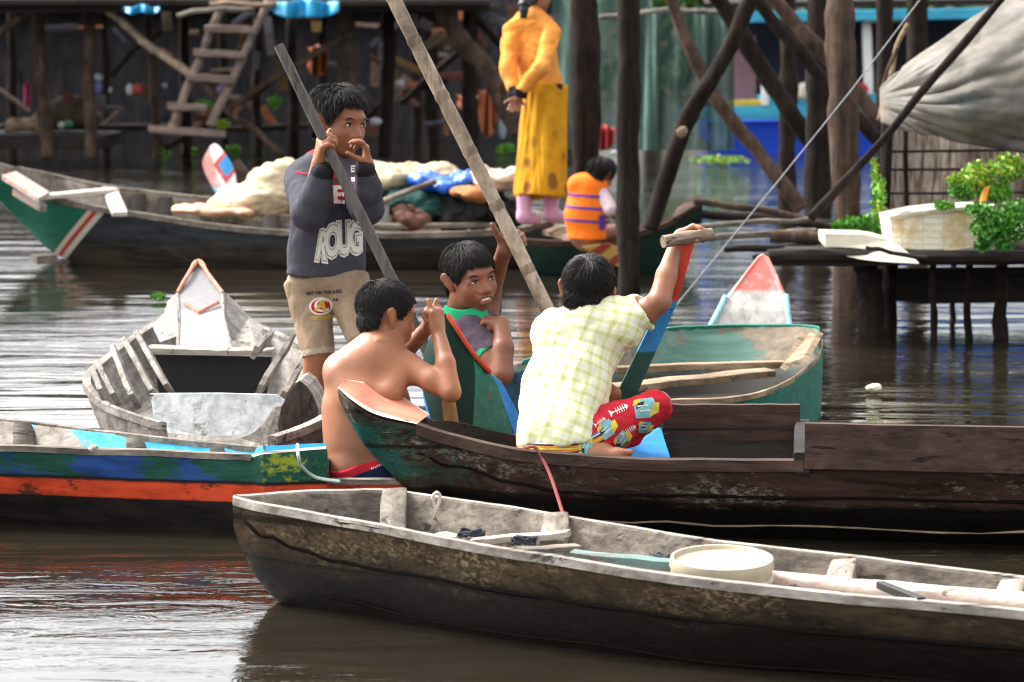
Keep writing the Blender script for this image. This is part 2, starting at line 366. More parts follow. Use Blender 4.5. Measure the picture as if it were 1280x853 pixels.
def frame(yaw, pitch=0, roll=0):
    """head axes as columns (own left, forward, up). yaw 0 looks at the camera, 90 to the right of the photo; pitch > 0 looks down;
    roll > 0 leans the crown to the photo's right when facing the camera"""
    y = rad(yaw); f = Vector((math.sin(y), -math.cos(y), 0)); u = Vector((0, 0, 1)); l = u.cross(f)*-1; l = f.cross(u)*-1
    f2 = f*math.cos(rad(pitch))-u*math.sin(rad(pitch)); u2 = u*math.cos(rad(pitch))+f*math.sin(rad(pitch))
    r = rad(roll); l2 = l*math.cos(r)-u2*math.sin(r); u3 = u2*math.cos(r)+l*math.sin(r)
    return Matrix((l2, f2, u3)).transposed()
class Head:
    def __init__(s, c, h, R): s.c = Vector(c); s.h = h; s.R = R
    def at(s, x, y, z): return s.c+s.R@(Vector((x, y, z))*s.h)
    def loc(s, Vw): return (np.asarray(Vw)-np.array(s.c))@np.array(s.R)/s.h
    def add(s, S, smile=False, ears=True):
        h = s.h; R = s.R; e = lambda c, r, k, m='add', RR=None: S.ell(s.at(*c), [q*h for q in r], R if RR is None else RR, k*h, m)
        e((0, -.05, .13), (.345, .435, .37), .02); e((0, .12, -.17), (.275, .27, .32), .14)
        e((0, .255, -.41), (.095, .08, .075), .1)
        for q in (-1, 1):
            e((q*.165, .235, -.15), (.115, .115, .12), .1); e((q*.2, .06, -.3), (.09, .16, .12), .1)
        e((0, .33, .085), (.22, .065, .05), .08)
        for q in (-1, 1):
            e((q*.15, .425, -.015), (.10, .06, .055), .06, 'sub'); e((q*.15, .312, -.012), (.10, .055, .060), .03)
            e((q*.15, .385, -.020), (.082, .040, .021), .012, 'sub')
        S.cap(s.at(0, .335, .02), s.at(0, .43, -.165), .03*h, .05*h, .05*h)
        for q in (-1, 1):
            e((q*.075, .38, -.18), (.05, .05, .04), .03); e((q*.034, .425, -.215), (.018, .022, .014), .012, 'sub')
        e((0, .345, -.285), (.15, .06, .075), .07)
        e((0, .392, -.272 if smile else -.278), (.135 if smile else .115, .03, .024), .025); e((0, .375, -.352 if smile else -.33), (.115 if smile else .1, .034, .03), .025)
        if smile: e((0, .42, -.306), (.125, .07, .030), .008, 'sub')
        else: e((0, .425, -.303), (.1, .02, .006), .014, 'sub')
        if ears:
            for q in (-1, 1):
                S.cap(s.at(q*.385, -.07, .05), s.at(q*.345, .0, -.13), .09*h, .05*h, .03*h, fl=R@Vector((1, .55*q, 0)), fx=.36)
                e((q*.43, -.02, .03), (.028, .05, .075), .03, 'sub')
    def lips(s, P_, nn=None):
        L = s.loc(P_); return (np.abs(L[:, 0]) < .125) & (np.abs((L[:, 2]+.308)/(.066-.26*np.abs(L[:, 0]))) < 1) & (L[:, 1] > .315)
    def face(s, root, M, brow=True, gaze=.01):
        "eyes and eyebrows"
        for q in (-1, 1):
            b = B(); Rr = s.R; h = s.h
            c = s.at(q*.15, .312, -.018)
            b.ball(c, (.082*h, .054*h, .046*h), 0, 18, 12, Rr)
            b.ball(s.at(q*.15+gaze, .342, -.018), (.034*h, .028*h, .036*h), 1, 14, 8, Rr)
            b.build('eye', [M['eyewhite'], M['iris']], root)
            b = B(); pts = []
            for i in range(9):
                t = -1+i*.25; pts.append(s.at(q*.15+t*.092, .372-.035*t*t-(.022 if t*q > 0 else 0)*abs(t), .010-.026*t*t))
            b.tube(pts, [.004*h+.010*h*math.sin(math.pi*i/8) for i in range(9)], 6); b.build('eyelash', M['hair'], root)
            if brow:
                b = B(); pts = []
                for i in range(9):
                    t = i/8; x = .06+t*.19; pts.append(s.at(q*x, .388-.25*(x-.05)**1.4, .056+.022*math.sin(math.pi*min(1, t*1.05))+.012*t))
                b.tube(pts, [.004*h+.011*h*math.sin(math.pi*min(1, .15+.85*i/8)) for i in range(9)], 6); b.build('eyebrow', M['hair'], root)
    def hair(s, root, M, n=1500, length=.22, front=.27, side=-.02, back=-.30, fringe=.0, crown=(0, -.25, .9), messy=.25, lift=.02, fz=1., seed=1, drop=.05):
        """hair: a close cap and a coat of separate tapering locks lying from the crown outwards. front/side/back: height of the hairline"""
        rnd = random.Random(seed); h = s.h; rr = Vector((.345, .435, .37)); c0 = Vector((0, -.05, .13)); Cd = Vector(crown).normalized()
        def line(d):
            a = abs(math.degrees(math.atan2(d.x, d.y)))      # 0 front, 180 back
            if a < 35: return front
            if a < 68: return front+(side-front)*(a-35)/33
            if a < 80: return side
            if a < 88: return side+(.12-side)*(a-80)/8
            if a < 112: return .12
            if a < 126: return .12+(back*.6-.12)*(a-112)/14
            return back*.6+(back-back*.6)*min(1, (a-126)/35)
        K = Skin(.0055)
        K.ell(s.at(*c0), [q*h*1.045 for q in rr], s.R, .01)
        K.ell(s.at(0, -.16, -.12), (.285*h, .255*h, .24*h), s.R, .02)
        V, Q = K.surf(1); L = s.loc(V[Q].mean(1)); ok = []
        for i, l in enumerate(L):
            l = Vector(l); ok.append(l[2] > line(l)+.035*mnoise.noise(Vector(l)*14))
        Q = Q[np.array(ok)]; u, inv = np.unique(Q, return_inverse=True); V = V[u]; Q = inv.reshape(-1, 4)
        b = B(); b.add(V, Q.tolist())
        k = 0
        while k < n:
            d = Vector((rnd.gauss(0, 1), rnd.gauss(0, 1), rnd.gauss(.08, 1))).normalized(); p = Vector((d.x*rr.x, d.y*rr.y, d.z*rr.z))+c0; nape = rnd.random() < .22
            if nape:
                p = Vector((d.x*.285, -abs(d.y)*.255, d.z*.24))+Vector((0, -.16, -.12)); d = (p-c0).normalized()
                if ((p-c0).x/rr.x)**2+((p-c0).y/rr.y)**2+((p-c0).z/rr.z)**2 < .98: continue
            if p.z < line(p)+.01: continue
            k += 1
            if nape:
                q = p; pts = []; dv = Vector((p.x*1.5, p.y+.16, p.z+.12)).normalized(); tn = (Vector((rnd.gauss(0, .3), -.1, -1))-dv*dv.dot(Vector((0, 0, -1)))).normalized(); l_ = rnd.uniform(.05, .10)
                for i in range(4): pts.append(s.at(*(p+tn*l_*i/3+dv*(.010+.004*i))))
                w = h*.0095*fz; b.tube(pts, [w, w, w*.8, w*.15], 3, 0, cap=False); continue
            tan = -(Cd-d*d.dot(Cd)); tan = tan.normalized() if tan.length > .05 else Vector((rnd.gauss(0, 1), rnd.gauss(0, 1), 0)).normalized()
            tan = (tan+Vector((rnd.gauss(0, messy), rnd.gauss(0, messy), rnd.gauss(0, messy)))+Vector((0, .25*max(0, d.y), -.1))).normalized()
            ln = length*rnd.uniform(.55, 1.15)*(1+fringe*max(0, d.y))*(.42+.58*min(1, max(0, d.z*1.6+.15))); up = lift*rnd.uniform(.2, 1.6); pts = []; q = p.copy(); tx = tan.copy(); dr = drop*rnd.uniform(.1, 1.3)
            for i in range(5):
                dn = Vector(((q-c0).x/rr.x**2, (q-c0).y/rr.y**2, (q-c0).z/rr.z**2)).normalized()
                pts.append(s.at(*(q+dn*(.012+up*i*.6))))
                tx = (tx-dn*tx.dot(dn)).normalized() if i < 4 else tx
                q1 = q.copy(); q = q+tx*(ln/4)
                if q.z < line(q)-dr and i: q = q1+(q-q1)*.15
                e = Vector(((q-c0).x/rr.x, (q-c0).y/rr.y, (q-c0).z/rr.z)).length
                if e > 1e-3: q = c0+(q-c0)*(max(1, min(e, 1.03))/e)
            w = h*.0105*rnd.uniform(.6, 1.3)*fz
            b.tube(pts, [w, w*1.15, w*.95, w*.65, w*.12], 3, 0, cap=False)
        return b.build('hair', M['hair'], root, sharp=False)
def hand(S, W, f, n, s, L, curl=(20, 25, 15), spread=3, thumb=(.5, .8, .35, 25), k=.004, curls=None, fat=1.):
    """a hand: wrist W, f towards the knuckles, n the way the palm faces, s the thumb's side; L wrist to middle fingertip when open"""
    W = Vector(W); f = Vector(f).normalized(); n = Vector(n); n = (n-f*n.dot(f)).normalized(); s0 = Vector(s); sd = f.cross(n)
    if sd.dot(s0) < 0: sd = -sd
    pl = .48*L
    S.cap(W, W+f*pl*.35, .105*L*fat, .15*L*fat, .012, fl=n, fx=.62)
    for i, o in enumerate((.165, .055, -.055, -.155)):
        S.cap(W+f*pl*.15+sd*o*.6*L, W+f*pl*(.97-.05*abs(i-1.2))+sd*o*L, .085*L*fat, .066*L*fat, .01)
    for i, (o, fl) in enumerate(((.165, .40), (.055, .46), (-.055, .42), (-.155, .33))):
        c = curls[i] if curls else curl
        p = W+f*pl*(.97-.05*abs(i-1.2))+sd*o*L; a = 0; r = .062*L*fat*(1 if i < 3 else .88); dr0 = (f+sd*math.tan(rad(spread*(1.5-i)))).normalized()
        for j, q in enumerate((.46, .31, .25)):
            a += rad(c[j]); dd = dr0*math.cos(a)+n*math.sin(a); e = p+dd*(fl*L*q); S.cap(p, e, r, r*.9, k if j else .006); p = e; r *= .9
    tf, ts, tn, tb = thumb
    d = (f*tf+sd*ts+n*tn).normalized(); p = W+f*pl*.22+sd*.11*L; S.cap(p, p+d*.24*L, .095*L*fat, .075*L*fat, .012); p = p+d*.24*L
    for q, r in ((.19, .068), (.16, .062)):
        d = (d+f*math.tan(rad(tb))*.6+n*math.tan(rad(tb))*.4).normalized(); e = p+d*q*L; S.cap(p, e, r*L*fat, r*L*.88*fat, .005); p = e
def foot(S, ank, heel_dir, toe, up, L, k=.01):
    "a bare foot from the ankle: toe the direction to the toes, up the direction of the instep; five toes"
    A = Vector(ank); t = Vector(toe).normalized(); u = Vector(up); u = (u-t*u.dot(t)).normalized(); sd = t.cross(u); hd = Vector(heel_dir)
    heel = A-u*.2*L-t*.16*L
    S.cap(A, heel, .15*L, .15*L, .02); S.cap(heel, A-u*.24*L+t*.5*L, .135*L, .125*L, .02); S.cap(A, A-u*.2*L+t*.45*L, .14*L, .1*L, .03)
    S.cap(A-u*.25*L+t*.42*L+sd*.08*L, A-u*.25*L+t*.42*L-sd*.1*L, .1*L, .09*L, .02)
    for i, (o, l, r) in enumerate(((.14, .30, .068), (.06, .29, .05), (0, .27, .047), (-.06, .24, .043), (-.115, .2, .042))):
        p = A-u*.26*L+t*(.47-.02*i)*L+sd*o*L; S.cap(p, p+t*l*L*.8-u*.03*L, r*L, r*L*.95, .004)

def wrap(polys, pl, cloth, mi, dst, off=.0025, sub=.012, up=.6):
    """lay flat shapes onto a cloth: polys = lists of (u, v) in metres with faces; pl = (origin, u axis, v axis, facing); hits go along -facing"""
    o, ux, vx, fc = [Vector(q) for q in pl]; ux.normalize(); vx.normalize(); fc.normalize(); loc0 = origin(cloth)
    me = cloth.data; tree = BVHTree.FromPolygons([v.co+loc0 for v in me.vertices], [p.vertices[:] for p in me.polygons])
    bm = bmesh.new()
    for vs, fs in polys:
        bv = [bm.verts.new((x, y, 0)) for x, y in vs]
        for f in fs:
            try: bm.faces.new([bv[i] for i in f])
            except ValueError: pass
    bmesh.ops.triangulate(bm, faces=bm.faces)
    for _ in range(5):
        ed = [e for e in bm.edges if e.calc_length() > sub]
        if not ed: break
        bmesh.ops.subdivide_edges(bm, edges=ed, cuts=1); bmesh.ops.triangulate(bm, faces=bm.faces)
    bm.verts.index_update(); V = []; okv = []
    for v in bm.verts:
        p = o+ux*v.co.x+vx*v.co.y; h = tree.ray_cast(p+fc*up, -fc, up+.6)
        if h[0] is None: okv.append(False); V.append(p)
        else: okv.append(True); V.append(h[0]+(h[1] if h[1].dot(fc) > 0 else -h[1])*off)
    Fc = [tuple(v.index for v in f.verts) for f in bm.faces if all(okv[v.index] for v in f.verts)]
    nf = []
    for f in Fc:
        if (V[f[1]]-V[f[0]]).cross(V[f[2]]-V[f[0]]).dot(fc) < 0: f = f[::-1]
        if max((V[f[i]]-V[f[i-1]]).length for i in range(3)) < sub*4: nf.append(f)
    bm.free(); dst.add(V, nf, mi)
def letters(txt, size, fat=0., shear=0., sx=1., rot=0., at=(0, 0)):
    "outlines of some lettering as flat shapes, centred"
    cu = bpy.data.curves.new('lettering', 'FONT'); cu.body = txt; cu.size = size; cu.align_x = 'CENTER'; cu.align_y = 'CENTER'; cu.offset = fat; cu.shear = shear
    cu.resolution_u = 3; cu.fill_mode = 'FRONT'
    ob = bpy.data.objects.new('lettering', cu); COL.objects.link(ob); bpy.context.view_layer.update()
    me = ob.evaluated_get(bpy.context.evaluated_depsgraph_get()).to_mesh(); c, q = math.cos(rad(rot)), math.sin(rad(rot))
    vs = [((v.co.x*sx)*c-v.co.y*q+at[0], (v.co.x*sx)*q+v.co.y*c+at[1]) for v in me.vertices]; fs = [tuple(p.vertices) for p in me.polygons]
    bpy.data.objects.remove(ob); bpy.data.curves.remove(cu); return (vs, fs)
def rect(u0, v0, u1, v1): return ([(u0, v0), (u1, v0), (u1, v1), (u0, v1)], [(0, 1, 2, 3)])
def poly(*p): return (list(p), [tuple(range(len(p)))])
def disc(u, v, a, b=None, n=20): return ([(u+a*math.cos(2*math.pi*i/n), v+(b or a)*math.sin(2*math.pi*i/n)) for i in range(n)], [tuple(range(n))])
def join_into(o, b, mats):
    "decorations become faces of the cloth's own mesh"
    me = o.data; k = len(me.materials)
    for m in mats: me.materials.append(m)
    bm = bmesh.new(); bm.from_mesh(me); l0 = origin(o); vs = [bm.verts.new(Vector(v)-l0) for v in b.V]
    for f, i in zip(b.F, b.I):
        try: q = bm.faces.new([vs[j] for j in f]); q.material_index = k+i; q.smooth = True
        except ValueError: pass
    bm.to_mesh(me); bm.free()
# ------------------------------------------------------------------ water
def water_mat():
    n = N('river_water', .04, .5); n.b.inputs['IOR'].default_value = 1.68
    a = n.noise(1.25, 2, .5, (.55, 2.4, 1), .5); b = n.noise(5.0, 4, .62, (.7, 2.0, 1), .9); c = n.noise(.30, 2, .5, (.7, 1.6, 1)); d = n.noise(.42, 2, .5, (.5, 1.5, 1))
    patch = n.ramp(c, (.38, .25), (.62, 1))
    h = n.math('ADD', n.math('MULTIPLY', a, .6), n.math('MULTIPLY', n.math('MULTIPLY', b, patch), .19)); h = n.math('ADD', h, n.math('MULTIPLY', d, .8))
    n.bump(h, 1., .038)
    m = n.noise(.8, 4, .6, (1, 2, 1))
    return n.out(n.ramp(m, (.3, (.011, .009, .006)), (.7, (.019, .015, .010))))
w = B(); w.add([(-400, -30, 0), (400, -30, 0), (400, 600, 0), (-400, 600, 0)], [(0, 1, 2, 3)])
w.build('water', water_mat(), kind='structure', loc=(0, 0, 0))

# ------------------------------------------------------------------ wood and paint
def band(n, z, *st): return n.ramp(n.math('MULTIPLY', z, 1.), *st, interp='LINEAR')
def weathered_hull(name, wet, mid, pale, z1, z2, ax='X', green=None, pink=None):
    "bare old wood: wet and nearly black at the waterline, flaking pale patches above"
    n = N(name, .7, .14); z = n.xyz()[2]; g = n.noise(24, 9, .68, AX[ax], .8); f = n.noise(85, 7, .8, (.4, .8, 1)); b = n.noise(5.5, 7, .72, (.6, 1, 1))
    low = n.noise(3.2, 6, .7, (.5, 1, 1)); zz = n.math('ADD', z, n.math('MULTIPLY', n.math('SUBTRACT', low, .5), .16))
    c = n.ramp(g, (.34, tuple(x*.35 for x in mid)), (.5, mid), (.68, tuple(min(1, x*1.7) for x in mid)))
    fl = n.math('MULTIPLY', n.ramp(f, (.50, 0), (.57, .9)), n.ramp(b, (.49, 0), (.62, 1)))
    c = n.mix(fl, c, pale)
    if green:
        gb = n.math('MULTIPLY', n.ramp(n.noise(7, 7, .75, (.5, 1, 1), off=(3, 1, 4)), (.5, 0), (.6, 1)), green[1](n)); c = n.mix(gb, c, green[0])
    c = n.mix(n.ramp(zz, (z1, 1), (z2, 0)), c, n.ramp(g, (.35, tuple(x*.5 for x in wet)), (.65, wet)))
    pit = n.ramp(n.vor(46, (.6, 1, 1.2)), (.10, .8), (.2, 0)); c = n.mix(n.math('MULTIPLY', pit, n.ramp(b, (.4, 0), (.5, 1))), c, (.010, .007, .005))
    cr = n.wave(2.6, (.05, .3, 1), 5, 'Z'); c = n.mix(n.ramp(cr, (.012, .75), (.05, 0)), c, (.006, .004, .003))
    n.bump(n.math('ADD', g, n.math('MULTIPLY', f, .5)), .6, .008)
    return n.out(c, n.ramp(zz, (z1, .45), (z2, .85)))
def painted(name, paint, under, wear=.5, ax='X', sc=9, rough=.65, dirt=.35):
    n = N(name, rough, .16); g = n.noise(24, 8, .66, AX[ax], .6); w = n.noise(sc, 8, .78, tuple(.4+.6*q for q in AX[ax])); s = n.noise(3, 5, .6)
    p = n.ramp(g, (.3, tuple(x*(1-dirt) for x in paint)), (.6, paint)); p = n.mix(n.ramp(s, (.4, 0), (.75, dirt)), p, tuple(x*.4 for x in paint))
    u = n.ramp(g, (.35, tuple(x*.4 for x in under)), (.65, under))
    n.bump(n.math('ADD', g, n.math('MULTIPLY', w, .8)), .45, .006)
    return n.out(n.mix(n.ramp(w, (wear-.03, 1), (wear+.03, 0)), p, u), rough)
W = {}
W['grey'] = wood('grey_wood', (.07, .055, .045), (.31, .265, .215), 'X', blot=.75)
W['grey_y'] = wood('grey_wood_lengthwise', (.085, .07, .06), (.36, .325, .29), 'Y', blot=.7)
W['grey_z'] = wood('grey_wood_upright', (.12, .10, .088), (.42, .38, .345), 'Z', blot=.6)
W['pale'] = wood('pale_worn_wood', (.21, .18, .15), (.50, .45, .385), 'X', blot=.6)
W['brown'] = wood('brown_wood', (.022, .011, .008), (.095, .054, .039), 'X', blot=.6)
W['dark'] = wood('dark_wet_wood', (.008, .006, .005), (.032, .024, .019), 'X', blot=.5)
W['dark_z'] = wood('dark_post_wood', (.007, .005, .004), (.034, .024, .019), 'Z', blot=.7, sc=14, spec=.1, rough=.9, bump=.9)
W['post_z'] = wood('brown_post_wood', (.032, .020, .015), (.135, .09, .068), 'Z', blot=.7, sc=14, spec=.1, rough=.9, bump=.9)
W['bamboo'] = wood('bamboo', (.21, .145, .095), (.58, .47, .35), 'Z', blot=.85, rough=.5, sc=12)
W['rimw'] = wood('worn_rim_wood', (.14, .115, .095), (.50, .45, .39), 'X', blot=.6)
W['ribw'] = wood('rib_wood', (.13, .105, .085), (.40, .35, .29), 'Z', blot=.8)
W['tan'] = wood('tan_wood', (.15, .10, .06), (.42, .30, .19), 'X', blot=.7)
W['ladder'] = wood('ladder_wood', (.09, .062, .052), (.30, .22, .18), 'X', blot=.5)
M = {}
n = N('hair_black', .48, .28); M['hair'] = n.out(n.ramp(n.noise(60, 3), (.3, (.004, .0035, .0035)), (.75, (.020, .015, .013))))
M['eyewhite'] = flat('eye_white', (.55, .47, .42), .25, .5, .05); M['iris'] = flat('iris_dark', (.012, .007, .005), .1, .5, .1)

# ------------------------------------------------------------------ boats
def rails(*r):
    "rows measured as (near px, near py, z, far px, far py, far z or None, bottom z, bottom share, floor z)"
    return [(G(a, b, z), G(c, d, z2 if z2 is not None else z), zb, wf, zf) for a, b, z, c, d, z2, zb, wf, zf in r]
def strip(root, rows, side, mat, name='gunwale', w=.03, h=.018, out=.004, n=4, lo=0, hi=None, dz=.006):
    "a rubbing strake along one rail"
    pts = crom([tuple(r[side]) for r in rows][lo:hi], n); oth = crom([tuple(r[1-side]) for r in rows][lo:hi], n); b = B(); V = []
    for p, q in zip(pts, oth):
        p, q = Vector(p), Vector(q); d = (p-q); d.z = 0; d = d.normalized() if d.length > 1e-4 else Vector((0, -1, 0))
        c = p+mnoise.noise_vector(p*5)*.004
        for x, y in ((out, -h), (out, dz), (out-w*.5, dz+.003), (out-w, dz), (out-w, -h)): V.append(c+d*x+Vector((0, 0, y)))
    m = 5; k = len(pts); Fc = [(i*m+j, (i+1)*m+j, (i+1)*m+(j+1) % m, i*m+(j+1) % m) for i in range(k-1) for j in range(m)]
    Fc += [tuple(range(m)), tuple((k-1)*m+j for j in range(m))]; b.add(V, Fc); return b.build(name, mat, root)
def seam(root, rows, u, mat, r=.004, bulge=.12, lo=0, hi=None, n=5, side=0):
    "the open joint between two side planks"
    A_ = crom([[*q[0], *q[1], q[2], q[3], q[4]] for q in rows][lo:hi], n); pts = []
    for i, a in enumerate(A_):
        Nn, Ff = Vector(a[0:3]), Vector(a[3:6]); c = (Nn+Ff)/2; h = (Nn-Ff)/2*(1 if side == 0 else -1); l_ = Vector((c.x, c.y, a[6]))+Vector((h.x, h.y, 0))*a[7]
        uu = u+.05*mnoise.noise(Vector((i*.35, u*9, 2))); pts.append(l_.lerp(c+h, uu)+h*(bulge*math.sin(math.pi*uu)*.5)+h.normalized()*(r*.1))
    b = B(); b.tube(pts, [r*(.5+.9*abs(mnoise.noise(Vector((i*.8, 3, u)))))+.001 for i in range(len(pts))], 6); return b.build('plank_seam', mat, root, sharp=False)
def station(rows, t, n=24):
    A = crom([[*r[0], *r[1], r[2], r[3], r[4]] for r in rows], n); a = A[int(round(t*(len(A)-1)))]; return Vector(a[:3]), Vector(a[3:6]), a[6], a[7], a[8]
def rib(root, rows, t, mat, side=1, w=.06, th=.03, lean=0., top=.0, name='rib', low=.25):
    "one frame timber standing against the inside of a side"
    Nn, Ff, zb, wf, zf = station(rows, t); c = (Nn+Ff)/2; h = (Nn-Ff)/2*(1 if side == 0 else -1); g = c+h*.95; lo = Vector((c.x, c.y, zf+.004))+Vector((h.x, h.y, 0))*max(wf*.85, low)
    N2, F2 = station(rows, min(1, t+.04))[:2]; tn = ((N2+F2)/2-c); tn.z = 0; tn.normalize()
    b = B(); b.beam(lo-h*.06+tn*lean, g-h*.06+Vector((0, 0, top)), w, th, up=h, jit=.003); return b.build(name, mat, root)
def thwart(root, rows, t, mat, z=-.04, w=.12, th=.022, name='thwart'):
    Nn, Ff = station(rows, t)[:2]; c = (Nn+Ff)/2; e = (Nn-Ff)*.47; b = B(); b.beam(c+e+Vector((0, 0, z)), c-e+Vector((0, 0, z)), w, th, jit=.003); return b.build(name, mat, root)

# -- the bare weathered boat nearest the camera
n0 = weathered_hull('weathered_grey_hull', (.007, .0045, .003), (.062, .041, .024), (.27, .20, .115), .10, .20)
A = thing('rowing_boat', 'long weathered grey wooden boat in front with a white tub in it', 'boat', G(800, 770, 0))
rA = rails((291, 624, .287, 294, 621.5, None, .20, .3, .270), (303, 627.5, .283, 310, 620.5, None, .13, .3, .22), (322, 632, .28, 330, 619, None, .06, .32, .15), (348, 637, .276, 362, 617.5, None, 0., .36, .12), (400, 646, .27, 425, 615.5, None, -.05, .45, .14),
     (470, 659, .263, 500, 616, None, -.07, .52, .145), (640, 690, .245, 690, 645, None, -.08, .58, .14), (830, 719, .225, 900, 678, None, -.08, .6, .13),
     (1000, 741, .208, 1080, 699, None, -.08, .6, .125), (1280, 766, .187, 1350, 731, None, -.08, .6, .11), (1480, 783, .19, 1560, 752, None, -.08, .55, .08), (1640, 790, .21, 1700, 768, None, -.03, .4, .2))
hull(A, rA, [n0, W['pale'], W['grey']], t=.022, wob=.006)
strip(A, rA, 0, W['rimw'], w=.026, h=.016); strip(A, rA, 1, W['rimw'], w=.022, h=.014)
M['seam'] = flat('dark_joint', (.008, .006, .005), .9, .05)
seam(A, rA, .66, M['seam'], .006, lo=1, n=4); seam(A, rA, .30, M['seam'], .004, lo=4, n=4)
def tpx(rows, px, side=1):
    best = min(range(0, 201), key=lambda k: abs(proj(station(rows, k/200)[side])[0]-px)); return best/200
def proj(p):
    v = Vector(p)-Vector((0, 0, H)); D = v.dot(_f); return 640+v.x/D*F, 426.5-v.dot(_u)/D*F
for px in (494, 700, 918, 1058, 1275):
    rib(A, rA, tpx(rA, px), W['ribw'], 1, .07, .04, .01, .004 if px < 800 else -.012)
# loose things lying in it
def inA(px, py, z=.1): return G(px, py, z)
for (a, b_, w_, th, mt, nm, lb, ct) in (
    ((590, 678, .19), (712, 667, .225), .045, .018, 'pale', 'wooden_plank', 'pale split plank leaning on the rib of the front boat', 'plank'),
    ((650, 689, .20), (722, 683, .20), .045, .016, 'grey', 'wooden_plank', 'short pale plank lying lowest among the sticks in the front boat', 'plank'),
    ((550, 668, .185), (640, 680, .19), .05, .014, 'pale', 'wooden_plank', 'flat pale board beside the coiled dark cord', 'plank'),
    ((716, 695, .19), (848, 706, .185), .05, .026, 'teal', 'paddle_board', 'grey-green painted board lying against the white tub', 'board')):
    if mt == 'teal': W['teal'] = painted('grey_green_paint', (.16, .24, .23), (.2, .18, .16), .45)
    b = B(); b.beam(G(*a), G(*b_), w_, th, jit=.003); tag(b.build(nm, W[mt]), lb, ct)
b = B(); b.log(G(962, 728, .15), G(1420, 765, .16), .030, .026, 12, bend=.006); W['pink'] = wood('peeled_pole', (.42, .30, .24), (.72, .60, .52), 'X', blot=.15, rough=.5)
tag(b.build('wooden_pole', W['pink']), 'smooth pinkish peeled pole lying along the front boat', 'pole')
b = B(); b.beam(G(1100, 731, .185), G(1152, 752, .20), .022, .02); M['black'] = flat('black_rubber_and_shade', (.012, .012, .013), .5)
tag(b.build('black_stick', M['black']), 'short black stick poking up beside the peeled pole', 'stick')
# the tub
tb = thing('plastic_tub', 'round white plastic tub lid lying tilted in the front boat', 'tub', G(900, 716, .13))
M['tub'] = flat('white_plastic', (.43, .375, .275), .5, .25, .28, 7)
tc = G(902, 713, .196); R_ = Matrix.Rotation(rad(4), 3, 'X')
def ringprof(prof, c, R=None, n=48, flatten=1.):
    V = []; m = len(prof)
    for i in range(n):
        a = 2*math.pi*i/n
        for r, z in prof:
            v = Vector((math.cos(a)*r, math.sin(a)*r*flatten, z)); V.append(Vector(c)+(R@v if R else v))
    return V, [(i*m+j, ((i+1) % n)*m+j, ((i+1) % n)*m+j+1, i*m+j+1) for i in range(n) for j in range(m-1)]
b = B(); b.add(*ringprof([(0, .018), (.10, .02), (.118, .024), (.122, .034), (.129, .034), (.132, .012), (.128, .006), (.128, -.004), (.124, -.010), (.12, -.045), (.1, -.05), (0, -.05)], tc, R_)); b.build('body', M['tub'], tb)
b = B(); b.add(*ringprof([(.124, -.012), (.131, -.015), (.131, -.022), (.124, -.025)], tc, R_)); b.build('rim', M['tub'], tb)
# cords
M['cord_w'] = flat('white_cord', (.6, .57, .5), .7); M['cord_d'] = flat('dark_cord', (.03, .035, .045), .7); M['cord_r'] = flat('red_cord', (.38, .10, .09), .7); M['cord_g'] = flat('pale_green_cord', (.45, .55, .48), .7)
b = B(); b.tube(crom([G(523, 667, .13), G(540, 652, .19), G(547, 634, .26), G(550, 620, .30), G(545, 616, .31), G(541, 624, .28), G(546, 640, .235)], 6), .0045, 6)
tag(b.build('cord', M['cord_w']), 'thin white cord loop standing up in the front boat', 'cord')
def coil(c, r, turns, rad_, mat_, name, lb, sq=1.8, seed=3):
    rr = random.Random(seed); pts = []
    for i in range(turns*12):
        a = i/12*2*math.pi; k = r*(.7+.4*rr.random()); pts.append(Vector(c)+Vector((math.cos(a)*k*sq, math.sin(a)*k, .004+.012*rr.random()+i*.0003)))
    b = B(); b.tube(crom(pts, 2), rad_, 6); return tag(b.build(name, mat_), lb, 'cord')
coil(G(590, 675, .19), .014, 4, .0038, M['cord_d'], 'coiled_cord', 'dark blue cord coiled on the pale board in the front boat', 2.6)
coil(G(655, 684, .19), .014, 4, .0038, M['cord_d'], 'coiled_cord', 'dark cord bundle between the sticks by the rib of the front boat', 2.2, 5)
coil(G(832, 704, .175), .018, 3, .005, M['cord_d'], 'coiled_cord', 'small knot of dark wire beside the white tub', 1.6, 8)

# -- the brown boat the boy in the plaid shirt sits on
zr = lambda a, b_: (lambda n: n.ramp(n.xyz()[0], (a, 1), (b_, 0)))
Bm = weathered_hull('dark_brown_hull', (.004, .003, .0025), (.044, .024, .017), (.30, .27, .20), .11, .135, green=((.015, .11, .085), lambda n: n.ramp(n.math('ADD', n.math('MULTIPLY', n.xyz()[0], .2), .5), (.30, 1), (.38, 0))))
Bt = thing('rowing_boat', 'dark brown wooden boat with a coral pink bow deck under the boy in plaid', 'boat', G(850, 640, 0))
rB = rails((422, 487, .440, 430, 477, .460, .40, .4, .443), (441, 504, .410, 455, 480.5, .440, .30, .35, .414), (470, 521, .366, 486, 488.5, .410, .20, .3, .375), (521, 533, .332, 537, 521, .345, .085, .3, .328),
     (560, 545, .302, 572, 527, None, .03, .32, .14), (640, 563, .27, 650, 545, .25, -.04, .42, .10), (740, 573.5, .255, 770, 543, None, -.07, .5, .10), (830, 577.5, .248, 860, 539, None, -.07, .52, .10),
     (1004, 578.5, .253, 1030, 537, None, -.08, .55, .10), (1280, 583, .257, 1290, 540, None, -.08, .55, .10), (1500, 590, .26, 1500, 545, None, -.06, .5, .1), (1640, 592, .27, 1640, 560, None, 0, .4, .2))
hull(Bt, rB, [Bm, W['brown'], W['dark']], t=.03, wob=.007, n=5)
strip(Bt, rB, 0, W['brown'], w=.05, h=.028, lo=3, hi=9)
